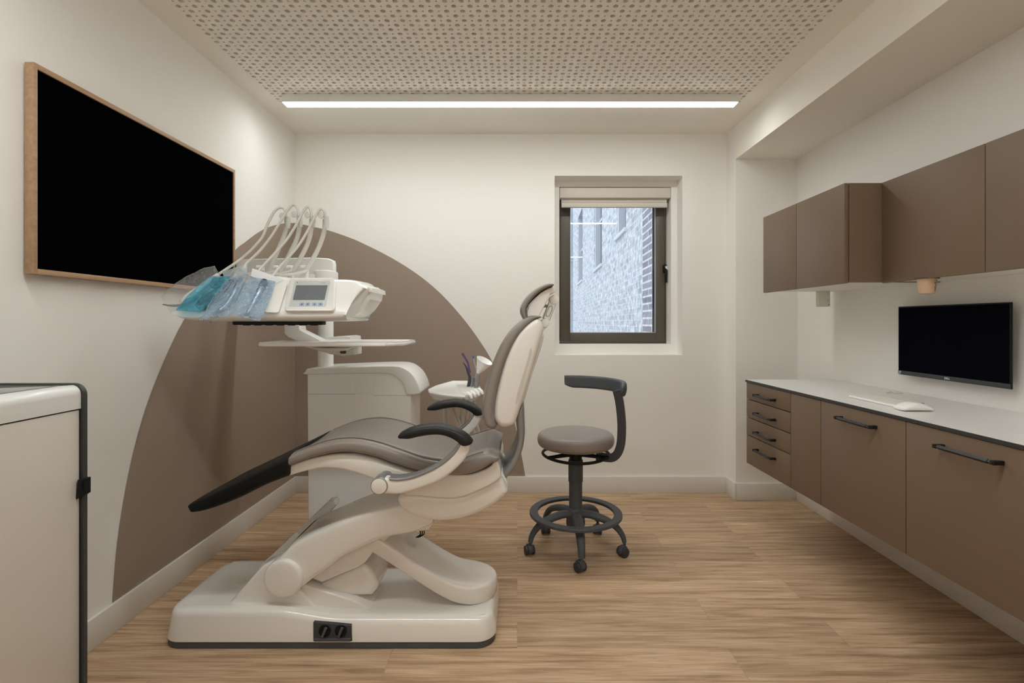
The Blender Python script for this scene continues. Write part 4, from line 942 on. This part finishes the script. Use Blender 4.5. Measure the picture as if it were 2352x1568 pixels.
# whip arms, hoses and hose sockets
wh = [[(611, 633), (634, 584), (651, 544), (659, 517), (658, 500)], [(640, 633), (665, 584), (681, 550), (688, 520), (686, 497)], [(667, 634), (691.5, 590), (707.5, 557), (715.5, 524), (715.5, 498)], [(690, 640), (721, 590), (738, 554), (746, 524), (747, 499)]]
hs = [[(655, 487), (652, 479), (643, 476.5), (631, 485), (615, 514), (602, 544), (580, 570.5), (553.5, 594.6), (527, 613), (503, 629)],
      [(686, 490), (681, 475), (673, 470), (661, 482), (645, 507.6), (620.5, 546), (594, 578.5), (570, 601), (557, 618), (548, 632)],
      [(714, 484), (707.5, 475), (697, 485), (678, 520), (657, 552), (634, 578.5), (614, 600), (596, 620), (584, 640)],
      [(746, 487), (738, 480), (728, 489), (710, 524), (687.5, 561), (660.7, 593), (640.6, 615), (624.5, 634), (612, 648)]]
for k in range(4):
    yb_, yt_ = 2.27, 2.20; W = wh[k]; n_ = len(W)
    b = bm_(); pts = [P(x, y, yb_+(yt_-yb_)*i/(n_-1)) for i, (x, y) in enumerate(W)]
    tube(b, pts, [.0105, .0108, .0105, .0095, .007], seg=12, flat=(.6, 1)); wa = lab(link('whip_arm', b, M['hose'], head, ang=60), 'curved grey-white whip arm')
    b = bm_(); tube(b, [Vector(p)+Vector((-.014+.004*i/4, .012, -.004)) for i, p in enumerate(pts)], .0055, seg=10); link('return_hose', b, M['hose2'], wa)
    b = bm_(); H = hs[k]; n_ = len(H); ye = [2.10, 2.09, 2.09, 2.09][k]
    hp = [P(x, y, yt_-.004+(ye-yt_)*(i/(n_-1))**2) for i, (x, y) in enumerate(H)]
    tube(b, [pts[-1]]+hp, .0056, seg=12); lab(link('instrument_hose', b, M['hose'], wa, ang=60), 'grey instrument hose')
    b = bm_(); c = Vector(P(W[-1][0]-9, W[-1][1]-4, yt_)); cyl(b, c+Vector((0, -.008, 0)), (.25, 1, 0), .0145, .006, .0015, 24)
    tube(b, [Vector(pts[-1])+Vector((.004, 0, .004)), Vector(pts[-1])+Vector((.006, 0, -.022)), Vector(pts[-1])+Vector((.008, 0, -.046))], [.011, .012, .008], seg=10, flat=(.7, 1)); link('hose_clip', b, M['translucent'], wa)
    # L-shaped socket and short hose
    x = [597, 631, 665.5, 698.5][k]; b = bm_(); p = Vector(P(x, 613, 2.27))
    tube(b, [p+Vector((-.014, 0, 0)), p+Vector((.006, 0, 0)), p+Vector((.012, 0, -.006)), p+Vector((.012, .002, -.05))], [.0075, .008, .008, .0075], seg=12, sm=4); so = link('hose_socket', b, M['white'], head)
    b = bm_(); p2 = Vector(P(x+4, 620, 2.25)); tube(b, [p2+Vector((.004, .004, 0)), p2+Vector((-.012, -.01, -.010)), p2+Vector((-.05, -.03, -.022)), p2+Vector((-.095, -.05, -.030))], .0065, seg=10); link('short_hose', b, M['hose'], so)

# assistant's instrument holder with its post
zA = .847
b = bm_(); ft_ = [(983, 893), (1001, 884.5), (1038, 874), (1073, 874), (1094, 879), (1104, 888), (1109, 897), (1100, 901), (1082, 907), (1062, 909), (1040, 907), (1010, 903), (986, 899)]
fo = [on_z(x, y, zA)[:2] for x, y in ft_]
rg = [[(p[0], p[1], z) for p in offs(fo, i_)] for i_, z in ((.045, zA-.045), (.025, zA-.040), (.006, zA-.018), (.001, zA-.012), (0, zA-.006), (.003, zA), (.01, zA+.001), (.016, zA-.002))]
rings_loft(b, rg); ah = lab(link('assistant_holder', b, M['white'], du, ang=35), 'white assistant instrument holder')
b = bm_(); slab(b, [on_z(x, y, zA)[:2] for x, y in [(1048, 886), (1066, 885), (1098, 897), (1084, 906.5), (1070, 909.5), (1060, 903)]], zA-.022, zA+.008, .005, axis='z')
for k in range(4):
    p = Vector(on_z(1079+8.5*k, 906-3*k, zA+.004)); tube(b, [p+Vector((-.012, .02, .006)), p+Vector((.004, -.004, -.003)), p+Vector((.010, -.012, -.018))], [.0075, .0085, .0065], seg=10, sm=3)
link('holder_nose', b, M['white'], ah, ang=50)
b = bm_(); p = Vector(P(1021, 906, 2.66)); tube(b, [p, p+Vector((.004, 0, -.12)), p+Vector((.016, 0, -.22)), p+Vector((-.02, 0, -.32)), Vector((xb-.01, 2.70, .46))], [.011, .012, .012, .014, .016], seg=14); link('holder_post', b, M['hose2'], ah)
b = bm_(); p = P(1038, 913.5, 2.62); box(b, p[0]-.014, p[0]+.012, p[1]-.01, p[1]+.01, p[2]-.006, p[2]+.02, .002); p = P(1066, 914, 2.60); box(b, p[0]-.006, p[0]+.006, p[1]-.008, p[1]+.008, p[2]-.004, p[2]+.02, .002); link('swivel', b, M['black'], ah)
for k, (x0, xm, x1) in enumerate([(1034, 1046, 1058), (1040, 1052, 1064), (1062, 1061, 1062), (1074, 1072, 1068), (1080, 1084, 1090), (1089, 1093, 1100)]):
    b = bm_(); Y = 2.62+.015*k; tube(b, [P(x0, 900, Y), P(x0+1, 930, Y), P(xm, 965, Y), P(x1, 1000, Y), P(x1+6, 1050, Y+.02)], [.007, .007, .0095, .0095, .009] if k != 2 else .012, seg=10); link('suction_hose', b, M['hose2'], ah)

# ----------------------------------------------------------------- instruments and sleeves (things resting in the holders)
t = thing('suction_funnel', 'white funnel-shaped suction tip on a grey wrinkled sleeve in the assistant holder', 'suction funnel', P(1091, 893, 2.66))
a0_ = Vector(P(1098, 857, 2.66)); a1_ = Vector(P(1114, 826, 2.66)); ax = (a1_-a0_); Lf = ax.length; ax = (ax+Vector((0, -.018, 0))).normalized()
b = bm_(); lathe(b, [(.008, 0), (.011, .004), (.012, .010), (.0165, .014), (.018, .024), (.024, .028), (.0265, .038), (.044, Lf-.002), (.0455, Lf), (.043, Lf-.001), (.024, .036), (.004, .026), (.001, .026)], a0_, ax, 40); lab(link('funnel', b, M['white'], t, ang=50), 'white stepped funnel')
b = bm_(); tube(b, [P(1099, 860, 2.66), P(1097, 875, 2.66), P(1093, 892, 2.66)], [.0075, .013, .0125], seg=14); lab(link('sleeve', b, M['sand'], t, ang=60), 'grey wrinkled sleeve')
t = thing('saliva_ejector', 'thin clear saliva ejector with a blue tip beside the white funnel', 'saliva ejector', P(1087, 893, 2.70))
b = bm_(); tube(b, [P(1087.5, 822, 2.70), P(1091, 838, 2.70), P(1094, 852, 2.70), P(1092, 870, 2.70)], .0022, seg=8); lab(link('tube', b, M['translucent'], t), 'thin clear tube')
b = bm_(); tube(b, [P(1086.5, 817, 2.70), P(1087.8, 823, 2.70)], [.0045, .0045], seg=10, sm=2); lab(link('tip', b, M['blue'], t), 'blue tip')
b = bm_(); tube(b, [P(1089, 866, 2.71), P(1086, 880, 2.71), P(1084, 894, 2.70)], [.009, .0125, .012], seg=12); lab(link('sleeve', b, M['sand'], t, ang=60), 'grey wrinkled sleeve')
b = bm_(); tube(b, [P(1061.5, 811, 2.68), P(1068, 821, 2.68), P(1074.5, 833, 2.68), P(1077, 845, 2.68), P(1080, 858, 2.68)], [.006, .0058, .0052, .0055, .006], seg=8, flat=(.5, 1), sm=3)
t = thing('suction_tip', 'purple bent suction tip standing in the assistant holder', 'suction tip', P(1083, 893, 2.68)); lab(link('tip', b, M['purple'], t), 'purple bent tip')
b = bm_(); tube(b, [P(1081, 856, 2.68), P(1081, 875, 2.68), P(1079, 896, 2.66)], [.007, .011, .011], seg=12); link('sleeve', b, M['sand'], t, ang=60)
b = bm_(); tube(b, [P(1064, 833, 2.62), P(1070, 841, 2.62), P(1075, 855, 2.62), P(1079, 868, 2.62), P(1077, 882, 2.62), P(1073, 899, 2.62)], [.0022, .0042, .0065, .0078, .009, .0078], seg=12)
tag(link('air_water_syringe', b, M['chard'], ang=60), 'curved dark grey syringe handpiece at the front of the assistant holder', 'syringe')

def Q(x, y, Y, d=.042): return P(x, y, Y-d)
# ----- handpieces and wrapped pouches on the delivery head
def sheet(bm, quad, ys_, off, puff, nu=18, nv=26, seed=0, amp=.0055, neck=0):
    """pillow-like wrinkled sheet; quad = TL TR BR BL pixels, ys_ their depths"""
    C4 = [Vector(P(x, y, Y-.034)) for (x, y), Y in zip(quad, ys_)]; rows = []
    for j in range(nv+1):
        v = j/nv; row = []
        for i in range(nu+1):
            u = i/nu; uu = u+neck*math.sin(v*PI)*(u-.5)
            p = (C4[0]*(1-uu)+C4[1]*uu)*(1-v)+(C4[3]*(1-uu)+C4[2]*uu)*v
            e_ = min(1, min(u, 1-u)*5)*min(1, min(v, 1-v)*7)
            nz = noise.noise(Vector((u*4+seed, v*9, seed*2.3)))+.6*abs(noise.noise(Vector((u*7+v*5, v*6, seed))))+.35*noise.noise(Vector((u*15, v*13+u*6, seed)))
            ed = noise.noise(Vector((v*6, u*6, seed+9)))*.003
            p = p+Vector((ed, -1, .8)).normalized()*(off+puff*e_+amp*nz*(.35+.65*e_)); row.append(bm.verts.new(p))
        rows.append(row)
    for j in range(nv):
        for i in range(nu): bm.faces.new((rows[j][i], rows[j+1][i], rows[j+1][i+1], rows[j][i+1]))
    return bm
def pouch(name, label, cat, quad, ys_, m, seed, puff=.012, neck=0, flap=None, prints=(), grp=None):
    t = thing(name, label, cat, Q(sum(q[0] for q in quad)/4, quad[2][1], ys_[2]), grp)
    b = bm_(); sheet(b, quad, ys_, .016, puff, seed=seed, neck=neck); lab(link('front_film', b, m, t, ang=180), None) if False else link('front_film', b, m, t, ang=180)
    b = bm_(); sheet(b, quad, ys_, .0155, -.005, seed=seed+5, amp=.001, neck=neck); link('back_film', b, m, t, ang=180)
    if flap: b = bm_(); sheet(b, flap[0], flap[1], .016, .002, nu=8, nv=6, seed=seed+2, amp=.002); lab(link('flap', b, flap[2], t, ang=180), 'open flap')
    for txt, x, y, Y, sz, an in prints:
        p = Vector(P(x, y, Y-.034))+Vector((0, -.030, .020)); text(txt, sz, M['pdark'], basis(p, (math.cos(an), 0, math.sin(an)), Vector((0, 1, 0)).cross(Vector((math.cos(an), 0, math.sin(an))))*-1 if False else (-math.sin(an), 0, math.cos(an))), t, 'print', ext=.0002)
    return t
M['flapm'] = film('translucent_flap', (.62, .70, .72), .35, bump=(20, .3), tint=(.8, .9, .92))
M['paper'] = mat('white_paper', (.80, .82, .84), .6)
# syringe in the clear sleeve
t = thing('multifunction_syringe', 'white and grey syringe handpiece in the clear sleeve, leftmost on the instrument head', 'syringe', Q(440, 680, 2.08), 'handpieces on the instrument head')
b = bm_(); tube(b, [Q(502, 630, 2.14), Q(482, 645, 2.12), Q(455, 668, 2.09), Q(432, 686, 2.07), Q(415, 697, 2.06)], [.009, .012, .0175, .020, .010], seg=14, flat=(.8, 1)); lab(link('handle', b, M['white'], t, ang=60), 'white handle')
b = bm_(); tube(b, [Q(500, 638, 2.125), Q(482, 655, 2.105), Q(458, 681, 2.08), Q(430, 697, 2.06), Q(400, 702, 2.05), Q(374, 699, 2.045)], [.006, .006, .006, .0055, .005, .0025], seg=12); lab(link('nozzle', b, M['greym'], t, ang=60), 'curved grey metal nozzle')
t = thing('handpiece_coupling', 'dark blue-grey motor coupling wrapped in the turquoise pouch', 'handpiece', Q(466, 700, 2.05), 'handpieces on the instrument head')
b = bm_(); tube(b, [Q(522, 652, 2.12), Q(505, 660, 2.10), Q(488, 678, 2.075), Q(470, 694, 2.055), Q(455, 706, 2.05)], [.008, .007, .017, .0225, .015], seg=16, flat=(.8, 1)); lab(link('grip', b, M['chard'], t, ang=60), 'dark grip')
b = bm_(); tube(b, [Q(530, 642, 2.13), Q(520, 655, 2.12), Q(513, 668, 2.105)], [.013, .012, .009], seg=12, flat=(.7, 1)); link('connector', b, M['dblue'], t)
t = thing('contra_angle_handpiece', 'silver angled handpiece inside the second pale blue pouch from the display, beside the turquoise pouch', 'handpiece', Q(520, 700, 2.05), 'handpieces on the instrument head')
b = bm_(); tube(b, [Q(555, 640, 2.13), Q(545, 658, 2.10), Q(534, 680, 2.075), Q(520, 700, 2.05), Q(505, 713, 2.03), Q(493, 720, 2.02)], [.012, .012, .011, .010, .009, .008], seg=14); lab(link('handpiece_body', b, M['steel'], t, ang=60), 'brushed steel body')
b = bm_(); c = Vector(Q(496, 719, 2.02)); cyl(b, c, (-.8, 0, -.5), .0085, .012, .002, 16); link('handpiece_head', b, M['greym'], t)
t = thing('straight_handpiece', 'silver tapered handpiece with dark blue ring inside the pale blue pouch nearest the display', 'handpiece', Q(580, 700, 2.05), 'handpieces on the instrument head')
b = bm_(); tube(b, [Q(604, 655, 2.11), Q(594, 675, 2.085), Q(582, 697, 2.06), Q(573, 712, 2.04), Q(568, 720, 2.03)], [.0145, .0135, .0105, .008, .0065], seg=16); lab(link('handpiece_body', b, M['steel'], t, ang=60), 'brushed steel body')
b = bm_(); tube(b, [Q(609, 646, 2.125), Q(605, 654, 2.112), Q(602, 661, 2.10)], [.016, .0165, .015], seg=16, sm=2); lab(link('ring', b, M['dblue'], t), 'dark blue ring')
b = bm_(); c = Vector(Q(567, 723, 2.025)); box(b, c.x-.010, c.x+.010, c.y-.006, c.y+.006, c.z-.005, c.z+.006, .002); link('handpiece_head', b, M['chard'], t)
pouch('clear_sleeve', 'crumpled clear plastic sleeve around the handpiece at the far left of the instrument head', 'plastic sleeve', [(497, 616), (509, 637), (396, 724), (374, 689)], [2.13, 2.12, 2.03, 2.04], M['clearfilm'], 1, .02, .7)
pouch('turquoise_pouch', 'turquoise translucent pouch around a dark handpiece on the instrument head', 'sterilisation pouch', [(487, 640), (532, 640), (466, 722), (408, 719)], [2.13, 2.12, 2.015, 2.02], M['bluefilm'], 2, .016, .25, prints=[('ETERNITY'[:0] or 'P-777-V', 465, 719, 2.0, .007, .1)] if False else ())
pouch('sterile_pouch', 'pale blue sterile pouch, longer with a translucent flap, beside the turquoise pouch', 'sterilisation pouch', [(523, 646), (571, 634), (527, 731), (462, 742)], [2.13, 2.12, 1.99, 1.985], M['palefilm'], 3, .014, .1, ([(514, 630), (572, 612), (571, 636), (521, 650)], [2.14, 2.14, 2.12, 2.12], M['flapm']), [('sterilized', 520, 727, 1.99, .0055, .2)], 'pale blue sterile pouches')
pouch('sterile_pouch', 'pale blue sterile pouch with a white paper flap, nearest the display on the instrument head', 'sterilisation pouch', [(578, 640), (636, 652), (600, 744), (533, 727)], [2.125, 2.12, 1.985, 1.985], M['palefilm'], 4, .014, .08, ([(583, 622), (656, 648), (630, 660), (580, 640)], [2.14, 2.13, 2.118, 2.122], M['paper']), [('sterilization', 590, 741, 1.985, .0065, -.2)], 'pale blue sterile pouches')

# foot pedal on the floor behind the unit
b = bm_(); a_ = on_z(697, 1214, .002); hexa(b, [(a_[0], a_[1]-.06), (a_[0]+.09, a_[1]-.06), (a_[0]+.09, a_[1]+.05), (a_[0]+.01, a_[1]+.05)], 0, .028, .004)
for v in b.verts:
    if v.co.z > .01 and v.co.x < a_[0]+.03: v.co.z = .008
tag(link('foot_pedal', b, M['char']), 'dark grey foot pedal on the floor, peeking out behind the white cabinet', 'foot pedal')
